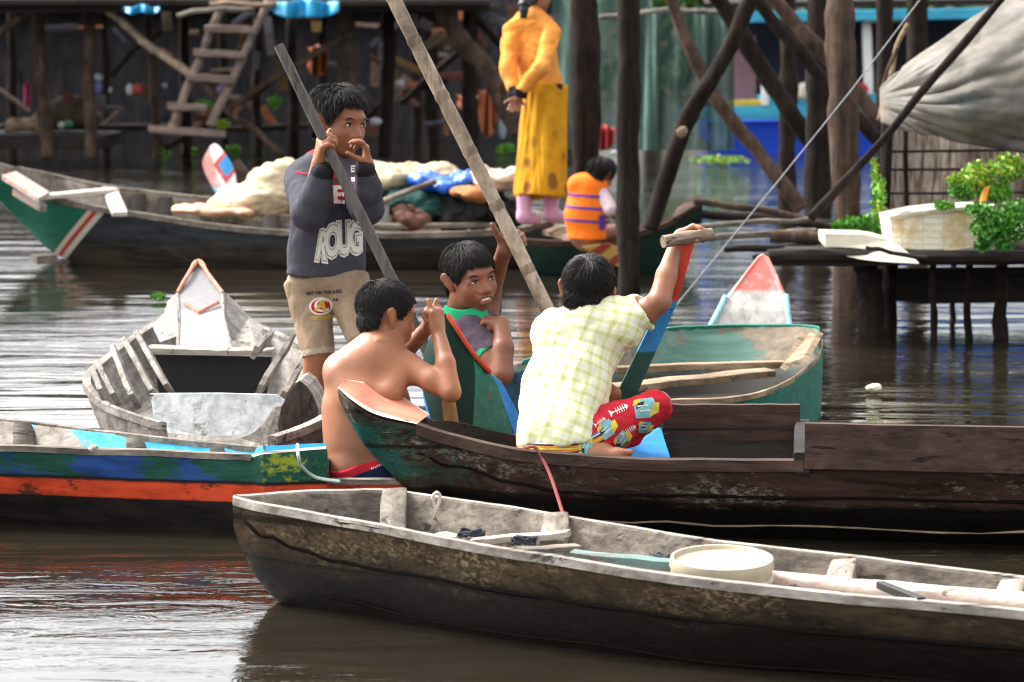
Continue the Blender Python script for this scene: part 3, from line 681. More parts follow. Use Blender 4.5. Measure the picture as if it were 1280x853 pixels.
seam(Bt, rB, .66, M['seam'], .006, lo=3); seam(Bt, rB, .36, W['tan'], .004, lo=5)
M['coral'] = painted('coral_paint', (.66, .26, .17), (.5, .42, .38), .40, 'X', 16)
M['white_edge'] = painted('white_edge_paint', (.72, .68, .66), (.2, .15, .13), .42, 'X', 20)
dk = [r for r in rB[:4]]; b = B(); pts = crom([[*r[0], *r[1]] for r in dk], 6); k = len(pts); V = []
for a in pts:
    p, q = Vector(a[:3]), Vector(a[3:]); mid = (p+q)/2; up = Vector((0, 0, .007)); V += [p+up*1., p.lerp(q, .12)+up, q.lerp(p, .06)+up*1.1+Vector((0, 0, 0)), q+up]
b.add(V, [(i*4+j, i*4+j+1, (i+1)*4+j+1, (i+1)*4+j) for i in range(k-1) for j in range(3)], 0); b.I = [1 if j != 1 else 0 for i in range(k-1) for j in range(3)]
b.build('bow_deck', [M['coral'], M['white_edge']], Bt)
def washboard(root, p0, p1, z0, z1, th, mat, name='washboard', notch=0):
    b = B(); n_ = 14; poly_t = []; a, c = Vector(p0), Vector(p1); d = (c-a); nrm = Vector((-d.y, d.x, 0)).normalized()
    top = [a.lerp(c, i/n_)+Vector((0, 0, z1-a.z+.004*mnoise.noise(Vector((i*.6, 2, z1*9))))) for i in range(n_+1)]
    bot = [a.lerp(c, i/n_)+Vector((0, 0, z0-a.z)) for i in range(n_, -1, -1)]
    b.slab(top+bot, nrm*th); return b.build(name, mat, root, smooth=False)
w0 = washboard(Bt, G(1005, 578, .253)+Vector((0, -.012, 0)), G(1640, 592, .27)+Vector((0, -.012, 0)), .235, .372, .03, W['brown'])
w0['label'] = 'reddish brown side board along the near rail'
w1 = washboard(Bt, G(828, 540, .25), G(1000, 540, .25), .15, .338, .032, W['brown']); w1['label'] = 'dark brown raised side board on the far rail'
b = B(); b.beam(G(1003, 579, .252), G(1003, 537, .252), .05, .07, jit=.002); b.build('thwart', W['dark'], Bt)
b = B(); b.slab([G(770, 575, .2), G(838, 573, .2), G(826, 535, .27), G(785, 533, .27)], (0, .012, -.012)); M['blue'] = painted('sky_blue_paint', (.03, .24, .62), (.12, .2, .3), .3, 'X', 14)
b.build('bow_board', M['blue'], Bt, smooth=False)
b = B(); b.tube(crom([G(655, 561, .285), G(668, 559, .285), G(678, 573, .25), G(690, 600, .19), G(705, 646, .09)], 6), .0055, 7)
tag(b.build('cord', M['cord_r']), 'red cord hanging over the side of the brown boat', 'cord')

# -- the painted boat on the left
def red_hull():
    n = N('striped_hull_paint', .65, .15); x, y, z = n.xyz(); g = n.noise(26, 8, .66, AX['X'], .5); w = n.noise(11, 8, .78, (.5, 1, 1)); bl = n.noise(5.5, 6, .72, (.7, 1.2, 1), .3)
    gr = n.ramp(g, (.3, (.008, .045, .03)), (.65, (.02, .10, .065))); bu = n.ramp(g, (.3, (.012, .03, .13)), (.65, (.03, .085, .33)))
    top = n.mix(n.math('MULTIPLY', n.ramp(bl, (.47, 0), (.55, .9)), n.ramp(n.math('ADD', n.math('MULTIPLY', x, .5), .5), (.66, 1), (.68, 0))), gr, bu); ye = n.math('MULTIPLY', n.ramp(n.noise(12, 7, .75, (.6, 1, 1)), (.52, 0), (.58, 1)), n.ramp(n.math('ADD', n.math('MULTIPLY', x, .5), .5), (.715, 0), (.73, 1)))
    top = n.mix(ye, top, (.28, .33, .03)); top = n.mix(n.ramp(w, (.35, .8), (.41, 0)), top, (.03, .025, .02))
    red = n.ramp(g, (.3, (.34, .028, .010)), (.62, (.66, .075, .025))); red = n.mix(n.ramp(w, (.38, .9), (.43, 0)), red, (.05, .02, .012))
    zz = n.math('ADD', z, n.math('MULTIPLY', n.math('SUBTRACT', n.noise(3, 4), .5), .012))
    blk = n.ramp(g, (.35, (.004, .003, .003)), (.65, (.016, .012, .010)))
    c = n.mix(n.ramp(zz, (.098, 0), (.103, 1)), blk, red); c = n.mix(n.ramp(zz, (.155, 0), (.157, 1)), c, (.012, .01, .01)); c = n.mix(n.ramp(zz, (.166, 0), (.169, 1)), c, top)
    n.bump(n.math('ADD', g, n.math('MULTIPLY', w, .8)), .5, .007); return n.out(c)
def red_inner():
    n = N('worn_blue_inner_paint', .6, .3); x, y, z = n.xyz(); g = n.noise(24, 8, .66, AX['X'], .5); w = n.noise(4, 6, .7, (.7, 1, 1))
    pl = n.ramp(g, (.35, (.16, .13, .11)), (.65, (.42, .38, .33))); bu = n.ramp(g, (.3, (.04, .32, .50)), (.62, (.12, .52, .72)))
    e = n.math('ADD', n.math('MULTIPLY', w, .45), n.math('ADD', n.math('MULTIPLY', x, .40), n.math('MULTIPLY', z, .5)))
    n.bump(g, .45, .006); return n.out(n.mix(n.ramp(e, (.24, 0), (.27, 1)), pl, bu))
Ct = thing('rowing_boat', 'narrow boat painted blue-green over a red stripe under the shirtless boy', 'boat', G(200, 600, 0))
zc = [(-260, 545, .27, -260, 508, None), (-120, 553, .26, -120, 515, None), (0, 559.5, .253, 0, 524.5, None), (150, 564.5, .25, 150, 543, None), (314, 570.5, .247, 314, 560, .25), (329, 566, .262, 330, 556, .265), (408, 560, .27, 408, 553, .275)]
rC = rails(*[(*q, -.07, .55, .10) for q in zc[:5]], (*zc[5], -.07, .5, .12), (*zc[6], -.07, .5, .14))
rC += rails((413, 603, .148, 413, 586, None, -.06, .5, .14), (500, 602, .147, 500, 590, None, -.03, .4, .14), (524, 606, .137, 524, 601, None, .06, .4, .13))
hull(Ct, rC, [red_hull(), W['pale'], red_inner()], t=.022, wob=.003, n=5, smoothp=False)
strip(Ct, rC, 0, W['grey'], w=.03, h=.012, hi=5); strip(Ct, rC, 1, W['grey'], w=.026, h=.012, hi=6); strip(Ct, rC, 0, W['grey'], w=.04, h=.010, lo=7)
for px in (28, 168, 272): rib(Ct, rC, tpx(rC, px), W['grey'], 1, .07, .045, 0, -.01)
b = B(); b.ball(G(117, 562, .252), (.018, .02, .014), nz=.3); tag(b.build('mooring_peg', W['pale']), 'pale stub on the near rim of the blue-green and red boat', 'peg')
b = B(); b.tube(crom([G(372, 556, .285), G(373, 570, .262), G(378, 584, .22), G(395, 597, .18), G(425, 602, .17)], 6), .0055, 7)
tag(b.build('cord', M['cord_g']), 'pale green cord over the rim beside the shirtless boy', 'cord')

# -- the grey boat pointing away, with the painted prow
Dm = weathered_hull('pale_grey_hull', (.06, .055, .05), (.19, .165, .15), (.44, .41, .38), .03, .07, 'Y')
Dt = thing('rowing_boat', 'pale grey wooden boat seen end on with an orange tipped upright prow', 'boat', G(270, 500, 0))
rD = rails((345, 548, .235, 199, 530, .255, -.05, .6, .10), (402, 527, .27, 132, 507, .27, -.06, .6, .09), (432, 500, .28, 108, 484, .27, -.07, .6, .08), (437, 476, .28, 106, 470, .272, -.07, .6, .08), (424, 455, .28, 121, 455, .275, -.07, .6, .08), (372, 428, .285, 152, 431, .285, -.07, .55, .08),
     (326, 407, .30, 186, 408, .30, -.05, .5, .10), (292, 386, .33, 213, 388, .34, 0., .4, .14))
hull(Dt, rD, [Dm, W['grey_y'], W['grey_y']], t=.026, wob=.004, n=5)
strip(Dt, rD, 0, W['grey_y'], w=.034, h=.02); strip(Dt, rD, 1, W['grey_y'], w=.034, h=.02)
def prow_mat(name, base, edge, tip, zt, dark=None):
    n = N(name, .55, .3); z = n.xyz()[2]; g = n.noise(24, 8, .66, AX['Z'], .5); w = n.noise(9, 7, .75)
    c = n.ramp(g, (.32, tuple(q*.5 for q in base)), (.65, base)); t = n.mix(n.ramp(w, (.4, 1), (.47, 0)), tip, tuple(q*.5 for q in base))
    n.bump(g, .4, .006); return n.out(n.mix(n.ramp(z, (zt-.008, 0), (zt+.008, 1)), c, t))
def prow_board(root, pts, th, mats, name='prow_board', edge=.018):
    "pts: outline left-to-right over the tip; painted edge strip raised round it"
    b = B(); P0 = [Vector(p) for p in pts]; c = sum(P0, Vector())/len(P0); nrm = (P0[1]-P0[0]).cross(P0[-1]-P0[0]).normalized()
    if nrm.y > 0: nrm = -nrm
    b.slab(P0, -nrm*th, 0); o = b.build(name, mats[0], root, smooth=False)
    e = B(); e.tube(P0, edge, 6); e.build('prow_edging', mats[1], root); return o
DP = 12.1
pw = [P(222, 437, 11.5), P(224, 396, 11.75), P(222, 366, 11.95), P(235, 344, DP), P(248, 327, 12.2), P(262, 344, DP), P(278, 366, 11.95), P(280, 396, 11.75), P(290, 437, 11.5)]
Mo = painted('orange_edge_paint', (.62, .24, .16), (.5, .45, .42), .42, 'Z', 12)
M['grey_board'] = prow_mat('pale_board_paint', (.46, .44, .43), None, (.19, .185, .19), .40)
prow_board(Dt, pw, .035, [M['grey_board'], W['grey_z']], edge=.007)
b = B(); b.tube(crom([P(222, 366, 11.94), P(234, 345, 12.05), P(248, 327, 12.18), P(262, 345, 12.05), P(278, 366, 11.94)], 5), [.008]*8+[.012]*5+[.008]*8, 8); b.build('prow_tip', Mo, Dt)
b = B(); b.beam(P(231, 379, 11.84), P(249, 391, 11.77), .014, .006, up=(0, 1, 0)); b.beam(P(249, 391, 11.77), P(274, 378, 11.84), .014, .006, up=(0, 1, 0)); b.build('painted_chevron', Mo, Dt)
for sg, q in ((0, ((190, 407, 12), (205, 392, 12), (210, 376, 12.05), (221, 366, 11.97), (222, 398, 11.7), (222, 420, 11.65), (200, 428, 11.6))), (1, ((330, 408, 12), (311, 398, 12), (298, 382, 12.05), (279, 366, 11.97), (281, 398, 11.7), (290, 426, 11.65), (318, 428, 11.6)))):
    b = B(); b.slab([P(*v) for v in q], (0, .03, 0)); b.build('prow_cheek', W['grey_z'], Dt, smooth=False)
b = B(); b.beam(P(186, 436, 11.2), P(218, 437, 11.2), .12, .022); b.build('thwart', W['pale'], Dt)
b = B(); b.beam(P(219, 437, 11.2), P(286, 439, 11.2), .13, .022, jit=.002); b.build('thwart', W['pale'], Dt)
b = B(); b.beam(P(287, 439, 11.2), P(342, 440, 11.2), .12, .022, jit=.002); b.build('thwart', W['pale'], Dt)
b = B(); b.slab([P(192, 443, 11.28), P(340, 446, 11.28), P(332, 505, 11.28), P(200, 505, 11.28)], (0, .02, 0)); b.build('shade_panel', M['black'], Dt, smooth=False)  # black sheet standing in for the shade beneath the thwarts
for q in ((176, 424, 10.95, 214, 492, 10.55, .10), (160, 432, 10.7, 196, 498, 10.3, .085), (144, 440, 10.5, 168, 502, 10.1, .07), (124, 458, 10.3, 145, 500, 10., .06), (118, 470, 10.2, 128, 492, 9.9, .04)):
    b = B(); b.beam(P(*q[:3]), P(*q[3:6]), q[6], .022, up=(1, -.4, .3), jit=.002); b.build('rib', W['grey_y'], Dt)
for q in ((362, 428, 10.9, 322, 492, 10.45, .085), (385, 440, 10.7, 352, 500, 10.3, .075), (338, 420, 11.2, 318, 440, 11., .06)):
    b = B(); b.beam(P(*q[:3]), P(*q[3:6]), q[6], .022, up=(-1, -.4, .3), jit=.002); b.build('rib', W['grey_y'], Dt)
M['panel'] = painted('bluish_white_paint', (.46, .48, .48), (.22, .19, .17), .42, 'Y', 9, .6, .5)
b = B(); b.slab(crom([P(189, 500, 9.75), P(192, 494, 9.75), P(200, 492.5, 9.75), P(346, 494, 9.7), P(348, 512, 9.68), P(336, 530, 9.66), P(318, 540, 9.65), P(290, 545, 9.65), P(205, 541, 9.68), P(193, 520, 9.73)], 2)[:-1], (0, .022, 0)); b.build('transom_board', M['panel'], Dt, smooth=False)
W['stump'] = wood('dark_end_grain', (.018, .011, .009), (.075, .055, .045), 'Z', blot=.8, sc=18)
b = B(); b.slab([P(*q) for q in ((352, 508, 9.55), (362, 490, 9.56), (368, 479, 9.57), (375, 476, 9.57), (384, 483, 9.57), (392, 496, 9.56), (398, 512, 9.55), (399, 534, 9.54), (396, 560, 9.52), (352, 560, 9.52), (347, 532, 9.54))][::-1], (0.02, .16, .01), 0, 1); b.build('stern_post', [W['grey_z'], W['stump']], Dt, smooth=False)
b = B(); b.slab(crom([P(298, 548, 9.6), P(318, 540, 9.6), P(332, 526, 9.6), P(343, 509, 9.59), P(352, 514, 9.57), P(352, 548, 9.56), P(330, 556, 9.58)], 3), (0, .03, 0)); b.build('transom_knee', W['grey_y'], Dt, smooth=False)

# -- the green boat whose pointed end stands up between the boys
def green_mat():
    n = N('worn_green_paint', .6, .2); g = n.noise(26, 8, .68, AX['X'], .5); w = n.noise(16, 9, .82); sc_ = n.noise(60, 4, .8, (1, 1, .4))
    c = n.ramp(g, (.3, (.006, .075, .052)), (.65, (.018, .165, .115))); c = n.mix(n.ramp(sc_, (.62, 0), (.67, .6)), c, (.30, .40, .36)); c = n.mix(n.ramp(w, (.36, 1), (.40, 0)), c, (.10, .085, .06))
    n.bump(n.math('ADD', g, w), .4, .006); return n.out(c)
M['green'] = green_mat(); M['dgreen'] = painted('dark_green_paint', (.004, .032, .023), (.03, .06, .05), .34, 'Z', 20, .65)
n = N('worn_teal_shaded_inner', .6, .3); z = n.xyz()[2]; g = n.noise(24, 8, .66, AX['X'], .5); w = n.noise(4.5, 8, .78, (.5, 1, 1)); c = n.mix(n.ramp(w, (.47, 1), (.53, 0)), n.ramp(g, (.3, (.05, .13, .10)), (.65, (.11, .22, .18))), n.ramp(g, (.35, (.12, .085, .055)), (.65, (.30, .225, .16))))
c = n.mix(n.ramp(n.math('ADD', z, n.math('MULTIPLY', n.math('SUBTRACT', w, .5), .1)), (.13, 1), (.19, 0)), c, (.018, .014, .010)); n.bump(g, .4, .006); M['inner'] = n.out(c)  # painted dark towards the floor: shade of the lower void in the colour
Et = thing('rowing_boat', 'green boat with a tall pointed green prow and plank seats behind the boys', 'boat', G(800, 480, 0))
rE = rails((590, 560, .14, 575, 525, .16, -.02, .3, .12), (640, 545, .20, 610, 470, .25, -.06, .5, .06), (720, 522, .235, 652, 452, .29, -.07, .6, .05), (830, 503, .25, 740, 429, .30, -.08, .65, .05), (905, 500, .25, 830, 411.5, .305, -.08, .68, .05), (960, 490, .255, 910, 408, .31, -.08, .68, .05),
     (1000, 468, .27, 985, 407.5, .32, -.07, .6, .06), (1024, 445, .285, 1010, 408.5, .325, -.05, .5, .08), (1029, 425, .30, 1024, 411, .325, -.02, .45, .12))
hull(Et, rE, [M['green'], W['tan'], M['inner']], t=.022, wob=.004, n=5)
strip(Et, rE, 0, W['tan'], w=.03, h=.012, lo=2); strip(Et, rE, 1, M['green'], w=.028, h=.012, lo=2)
for a, b_, w_ in (((760, 486, .16), (962, 466, .19), .11), ((770, 462, .2), (985, 456, .2), .05)):
    b = B(); b.beam(G(*a), G(*b_), w_, .03, jit=.003); b.build('thwart', W['tan'], Et)
b = B(); b.slab([G(975, 460, .22), G(990, 449, .24), G(1012, 414, .30), G(1004, 412, .31)], (.02, -.01, -.01)); b.slab([G(985, 455, .23), G(1004, 447, .25), G(1023, 414, .31), G(1014, 413, .31)], (.02, -.01, -.01)); b.build('stern_seat', W['tan'], Et, smooth=False)
# upright prow: two planked faces meeting at a stem
PD = 9.32
tip = P(556, 392, PD+.02)
st_ = [P(548, 412, PD), P(554, 450, PD-.03), P(560, 500, PD-.05), P(567, 552, PD-.06)]
lf = [P(536, 425, PD+.06), P(528, 455, PD+.10), P(528, 485, PD+.14), P(545, 545, PD+.08)]
md = [P(575, 418, PD+.0), P(592, 452, PD-.0), P(593, 500, PD-.0), P(588, 562, PD-.02)]
rt = [P(576, 419, PD+.02), P(612, 465, PD+.10), P(628, 500, PD+.16), P(646, 562, PD+.16)]
def two_faced(cols, th, mat, name, lab=None):
    b = B(); V = []; m = len(cols[0])
    C2 = [crom(c, 5) for c in cols]; k = len(C2[0]); C2 = np.array(C2); q = len(cols)
    fr = [Vector(C2[i][j]) for i in range(q) for j in range(k)]; bk = [v+Vector((0, th, 0)) for v in fr]; o = q*k
    Fc = [(i*k+j, i*k+j+1, (i+1)*k+j+1, (i+1)*k+j) for i in range(q-1) for j in range(k-1)]; Fb = [tuple(x+o for x in f[::-1]) for f in Fc]
    ring = [j for j in range(k)]+[i*k+k-1 for i in range(1, q)]+[(q-1)*k+j for j in range(k-2, -1, -1)]+[i*k for i in range(q-2, 0, -1)]
    Fr = [(ring[i], ring[i-1], ring[i-1]+o, ring[i]+o) for i in range(len(ring))]
    b.add(fr+bk, Fc+Fb+Fr); ob = b.build(name, mat, Et)
    if lab: ob['label'] = lab
    return ob
two_faced([[tip]+lf, [tip]+st_], .02, M['dgreen'], 'prow_plank', 'dark green plank left of the stem')
two_faced([[tip]+st_, [tip]+md], .02, M['dgreen'], 'prow_plank', 'dark green plank right of the stem')
two_faced([md, rt], .02, M['green'], 'prow_plank', 'lighter scratched green plank')
W['stem'] = wood('orange_brown_stem', (.16, .07, .025), (.36, .19, .08), 'Z', blot=.4)
b = B(); b.beam(P(549, 415, PD-.02), P(568, 555, PD-.09), .03, .03, up=(0, 1, 0), w2=.05); b.build('stem', W['stem'], Et)
M['rededge'] = painted('red_edge_paint', (.55, .07, .04), (.3, .15, .1), .33, 'Z', 14)
b = B(); b.tube(crom([P(560, 394, PD+.01), P(575, 417, PD-.01), P(592, 443, PD), P(612, 465, PD+.08)], 5), .0085, 7); b.build('prow_edging', M['rededge'], Et)
b = B(); b.slab([P(612, 467, PD+.12), P(627, 478, PD+.2), P(652, 527, PD+.24), P(648, 556, PD+.19), P(628, 500, PD+.17)], (0, .02, 0)); b.build('side_board', M['blue'], Et, smooth=False)
b = B(); b.slab([P(527, 483, PD+.17), P(534, 490, PD+.155), P(548, 540, PD+.1), P(538, 545, PD+.13)], (0, .02, 0)); b.build('side_board', M['blue'], Et, smooth=False)

# -- the low boat with the red prow behind the green one
Ft = thing('rowing_boat', 'small boat with a red tipped upright prow behind the green boat', 'boat', G(930, 418, 0))
rF = rails((760, 447, .2, 780, 430, None, -.04, .5, .1), (850, 437, .2, 860, 420, None, -.06, .5, .08), (930, 430, .2, 920, 414, None, -.05, .5, .08), (985, 416, .2, 945, 409, None, 0, .4, .12))
hull(Ft, rF, [W['grey'], W['grey'], W['grey']], t=.02)
M['redprow'] = prow_mat('red_tip_paint', (.50, .47, .44), None, (.62, .12, .10), .385)
pf = [P(888, 412, 12.75), P(902, 385, 12.8), P(910, 371, 12.85), P(930, 345, 12.92), P(948, 322, 13), P(954, 318, 13.02), P(961, 322, 13), P(972, 345, 12.92), P(981, 366, 12.87), P(984, 390, 12.8), P(987, 412, 12.75)]
M['skyedge'] = painted('light_blue_edge_paint', (.30, .58, .66), (.5, .5, .5), .4, 'Z', 9)
b = B(); nv = (pf[1]-pf[0]).cross(pf[-1]-pf[0]); b.slab(pf, (0, .05, 0)); b.build('prow_board', M['redprow'], Ft, smooth=False)
b = B(); b.tube([P(886, 412, 12.74), P(899, 388, 12.79), P(907, 371, 12.84)], .013, 8); b.build('prow_edging', M['skyedge'], Ft)
b = B(); b.tube([P(983, 369, 12.85), P(985, 392, 12.79), P(988, 412, 12.74)], .012, 8); b.build('prow_edging', M['skyedge'], Ft)
# ------------------------------------------------------------------ people
def skin_mat(name, c, red=(1.25, .85, .75)):
    n = N(name, .42, .45); a = n.noise(7, 5, .6); b = n.noise(70, 3, .6)
    lo = tuple(x*.68 for x in c); hi = tuple(min(1, x*1.22) for x in c)
    col = n.mix(n.ramp(b, (.4, 0), (.8, .25)), n.ramp(a, (.3, lo), (.7, hi)), tuple(min(1, x*r) for x, r in zip(c, red)))
    n.b.inputs['Subsurface Weight'].default_value = .12; n.b.inputs['Subsurface Radius'].default_value = (1, .35, .2); n.b.inputs['Subsurface Scale'].default_value = .012
    n.bump(n.math('ADD', b, n.math('MULTIPLY', n.noise(260, 2), .5)), .22, .002); return n.out(col, n.ramp(a, (.3, .38), (.7, .55)))
M['skin_a'] = skin_mat('tan_skin', (.27, .105, .048)); M['skin_b'] = skin_mat('warm_skin', (.31, .125, .062)); M['skin_c'] = skin_mat('brown_skin', (.24, .092, .048)); M['skin_d'] = skin_mat('light_tan_skin', (.32, .135, .07)); M['lip'] = skin_mat('lips', (.27, .085, .06))
M['skin_p'] = skin_mat('sole_skin', (.50, .27, .18))
def cloth(name, c, var=.22, sc=16, rough=.85, weave=700, fade=None, worn=.5):
    n = N(name, rough, .12); a = n.noise(sc, 6, .65); f = n.noise(3.5, 4, .6); w = n.noise(weave, 2)
    col = n.ramp(a, (.3, tuple(x*(1-var) for x in c)), (.7, tuple(min(1, x*(1+var)) for x in c)))
    if fade: col = n.mix(n.ramp(f, (.45, 0), (.7, worn)), col, fade)
    n.bump(n.math('ADD', n.math('MULTIPLY', w, .3), a), .25, .003); return n.out(col)
M['sweat'] = cloth('charcoal_fleece', (.050, .048, .062), fade=(.085, .082, .10)); M['red'] = cloth('red_cloth', (.42, .018, .03)); M['whiteprint'] = cloth('cream_print', (.68, .66, .58), .1); M['blackprint'] = flat('black_print', (.02, .02, .022), .7)
M['cuff'] = cloth('black_cuff', (.016, .016, .02)); M['khaki'] = cloth('khaki_cotton', (.30, .215, .145), fade=(.16, .11, .075), worn=.7); M['khaki_hem'] = cloth('pale_khaki_hem', (.40, .33, .25), .3, 60)
M['yellowprint'] = flat('yellow_print', (.52, .36, .05), .7)
M['polo'] = cloth('plum_grey_cotton', (.072, .052, .072), fade=(.10, .075, .10)); M['collar'] = cloth('green_trim', (.02, .33, .15), .12); M['jeans'] = cloth('blue_denim', (.03, .075, .13), fade=(.07, .14, .21), worn=.7)
M['navy'] = cloth('navy_cotton', (.012, .02, .055)); M['band'] = cloth('red_waistband', (.52, .02, .035), .1)
def J(px, py, D): return np.array(P(px, py, D))
def jl(*a): return [J(*q) for q in a]
# ---- standing boy in the sweatshirt
D1 = 10.3
def r1(x): return pm(x, D1)
hd = Head(P(423, 151, D1-.02), r1(85), frame(50, 7, 2))
S = Skin(.0048); hd.add(S)
S.cap(J(415, 178, D1+.02), J(411, 214, D1+.05), r1(18), r1(22), .03)
S.cap(J(410, 232, D1), J(408, 350, D1), r1(33), r1(33), .03, fl=(.4, -.9, 0), fx=.62)
S.limb(jl((378, 226, D1), (388, 264, D1-.27), (400, 204, D1-.315)), [r1(16), r1(14), r1(10.5)])
S.limb(jl((447, 226, D1), (461, 258, D1-.18), (459, 207, D1-.24)), [r1(15), r1(13), r1(9.5)])
hand(S, J(399, 202, D1-.315), (.12, -.42, .90), (.90, .25, .1), (-.2, .7, .6), r1(56), curls=((48, 58, 30), (52, 60, 30), (55, 60, 30), (58, 60, 30)), thumb=(.75, .35, .4, 14), spread=6, fat=1.05)
hand(S, J(459, 208, D1-.24), (-.05, -.12, .98), (-.93, -.15, -.12), (-.2, -.9, .1), r1(52), curls=((28, 42, 30), (40, 45, 30), (50, 50, 35), (58, 55, 35)), thumb=(.45, .35, .85, 12), spread=7)
S.limb(jl((386, 360, D1), (397, 440, D1-.03), (391, 486, D1), (387, 536, D1+.03)), [r1(22), r1(17), r1(14.5), r1(10)])
S.limb(jl((432, 360, D1), (454, 415, D1-.08), (446, 470, D1+.1), (441, 532, D1+.14)), [r1(22), r1(17), r1(14), r1(10)])
foot(S, J(387, 534, D1+.03), (0, 0, -1), (.2, -.9, -.15), (0, 0, 1), r1(50)); foot(S, J(441, 530, D1+.14), (0, 0, -1), (.5, -.8, -.15), (0, 0, 1), r1(50))
boy1 = skinmesh('person', S, [M['skin_a'], M['lip']], loc=P(412, 550, D1), pick=lambda c, n: hd.lips(c, n).astype(int))
tag(boy1, 'barefoot boy standing in charcoal sweatshirt and khaki shorts holding a dark pole', 'person')
hd.face(boy1, M); hd.hair(boy1, M, 6000, .19, front=.285, side=-.02, back=-.30, fringe=.35, messy=.4, lift=.022, crown=(0, -.2, .95), fz=.6, drop=.08)
K = Skin(.0055)
K.cap(J(411, 236, D1), J(407, 342, D1), r1(46), r1(51), .02, fl=(.4, -.9, 0), fx=.66, flat=False)
K.cap(J(383, 222, D1+.02), J(442, 221, D1), r1(23), r1(22), .04); K.cap(J(411, 205, D1+.03), J(411, 225, D1+.02), r1(25), r1(34), .04, fl=(.4, -.9, 0), fx=.8)
K.limb(jl((379, 227, D1), (387, 267, D1-.25)), [r1(24), r1(22.5)], .03); K.limb(jl((387, 267, D1-.25), (395, 244, D1-.29), (402, 216, D1-.325)), [r1(22), r1(19), r1(14)], .012)
K.limb(jl((446, 227, D1), (460, 260, D1-.16)), [r1(22), r1(21)], .03); K.limb(jl((460, 260, D1-.16), (460, 238, D1-.22), (457, 213, D1-.255)), [r1(20), r1(18.5), r1(13.5)], .012)
K.cap(J(411, 175, D1+.03), J(411, 207, D1+.05), r1(25), r1(22), .008, 'sub'); K.cut(J(407, 344, D1), (-.03, 0, -1), .004)
up1 = hd.c
def pk(c, n):
    q = np.zeros(len(c), int); pxy = 640+c[:, 0]/(c[:, 1]*math.cos(THETA)-(c[:, 2]-H)*math.sin(THETA))*F
    a = np.array(P(411, 203, D1+.03)); d = c-a; q[(np.linalg.norm(d[:, :2], axis=1) < r1(31)) & (c[:, 2] > a[2]-r1(9))] = 1
    for e, f_ in ((P(396, 244, D1-.29), P(402, 216, D1-.325)), (P(460, 238, D1-.22), P(457, 213, D1-.255))):
        e, f_ = np.array(e), np.array(f_); dd = (f_-e)/np.linalg.norm(f_-e); t = (c-f_)@dd; m = (t > -r1(3)) & (np.linalg.norm(c-f_-t[:, None]*dd, axis=1) < r1(22)); q[m] = 2
    return q
sw = skinmesh('sweatshirt', K, [M['sweat'], M['red'], M['cuff']], boy1, pick=pk, fold=(.011, 9, (1, 1, .55), 4), relax=1)
cx = (.93, -.36, 0); fc = (.36, -.93, 0)
pl = (P(423, 306, D1-.2), (1, 0, .03), (0, 0, 1), (.05, -1, 0)); b = B()
for f_, m_, sz in ((.0250, 0, 0), (.0125, 1, 0), (.0085, 0, 0)):
    for ch, x, y, rt, hh in (('R', -20.5, -5, -10, .135), ('O', -8, 0, -3, .148), ('U', 6, 2, 1, .148), ('G', 20, 2.5, 0, .150)):
        wrap([letters(ch, hh, f_*.62, 0, .44, rt, (r1(x), r1(y)))], pl, sw, m_, b, .0022+.0012*(0 if f_ > .02 else 1 if m_ else 2))
pl2 = (P(425, 243, D1-.06), (1, 0, .02), (0, 0, 1), (.1, -1, 0))
wrap([rect(r1(-24), r1(-8), r1(32), r1(14))], pl2, sw, 2, b, .002, up=.08)
wrap([letters('PEU', .085, .003, 0, 1.05, 0, (r1(1), r1(-1)))], pl2, sw, 0, b, .0035, up=.08); wrap([rect(r1(-14+i*3.1), r1(9.3), r1(-12+i*3.1), r1(11.6)) for i in range(10)], pl2, sw, 0, b, .0035, up=.08)
wrap([rect(r1(-24), r1(20), r1(6), r1(25))], pl2, sw, 2, b, .002, up=.08); wrap([disc(r1(-17), r1(34), r1(9), r1(6))], pl2, sw, 0, b, .002, up=.08); wrap([rect(r1(14), r1(27), r1(27), r1(35)), rect(r1(14), r1(16), r1(26), r1(21))], pl2, sw, 0, b, .002, up=.08)
wrap([rect(r1(15), r1(29), r1(24), r1(30.3)), rect(r1(15), r1(32), r1(24), r1(33.2))], pl2, sw, 1, b, .0035, up=.08); wrap([rect(r1(-22), r1(32.5), r1(-13), r1(34.5))], pl2, sw, 1, b, .0035, up=.08)
join_into(sw, b, [M['whiteprint'], M['blackprint'], M['red']])
b = B(); pl3 = (P(390, 215, D1-.15), (1, 0, 0), (0, 0, 1), (-.2, -1, .3))
wrap([poly((r1(-24), r1(4)), (r1(-4), r1(-1)), (r1(-4), r1(-3)), (r1(-24), r1(1.6)))], pl3, sw, 0, b, .002); join_into(sw, b, [M['red']])
K = Skin(.0055)
K.ell(J(408, 352, D1), (r1(48), r1(32), r1(26)), k=.02)
K.cap(J(384, 352, D1), J(398, 446, D1-.03), r1(28), r1(21), .02, flat=True); K.cap(J(432, 352, D1), J(457, 426, D1-.08), r1(30), r1(22), .02, flat=True)
K.cap(J(397.5, 440, D1-.03), J(399, 460, D1-.03), r1(18.5), r1(18.5), .004, 'sub', flat=True); K.cap(J(456, 420, D1-.08), J(462, 440, D1-.08), r1(19), r1(19), .004, 'sub', flat=True)
a_, b_ = J(384, 352, D1), J(398, 446, D1-.03); dd = (b_-a_)/np.linalg.norm(b_-a_); Ln = np.linalg.norm(b_-a_)
sh = skinmesh('shorts', K, [M['khaki'], M['khaki_hem']], boy1, pick=lambda c, n: (((c-a_)@dd > Ln-r1(9)) & (c[:, 0] < P(424, 430, D1).x)).astype(int), fold=(.010, 8, (1.2, 1.2, .6), 9), relax=1)
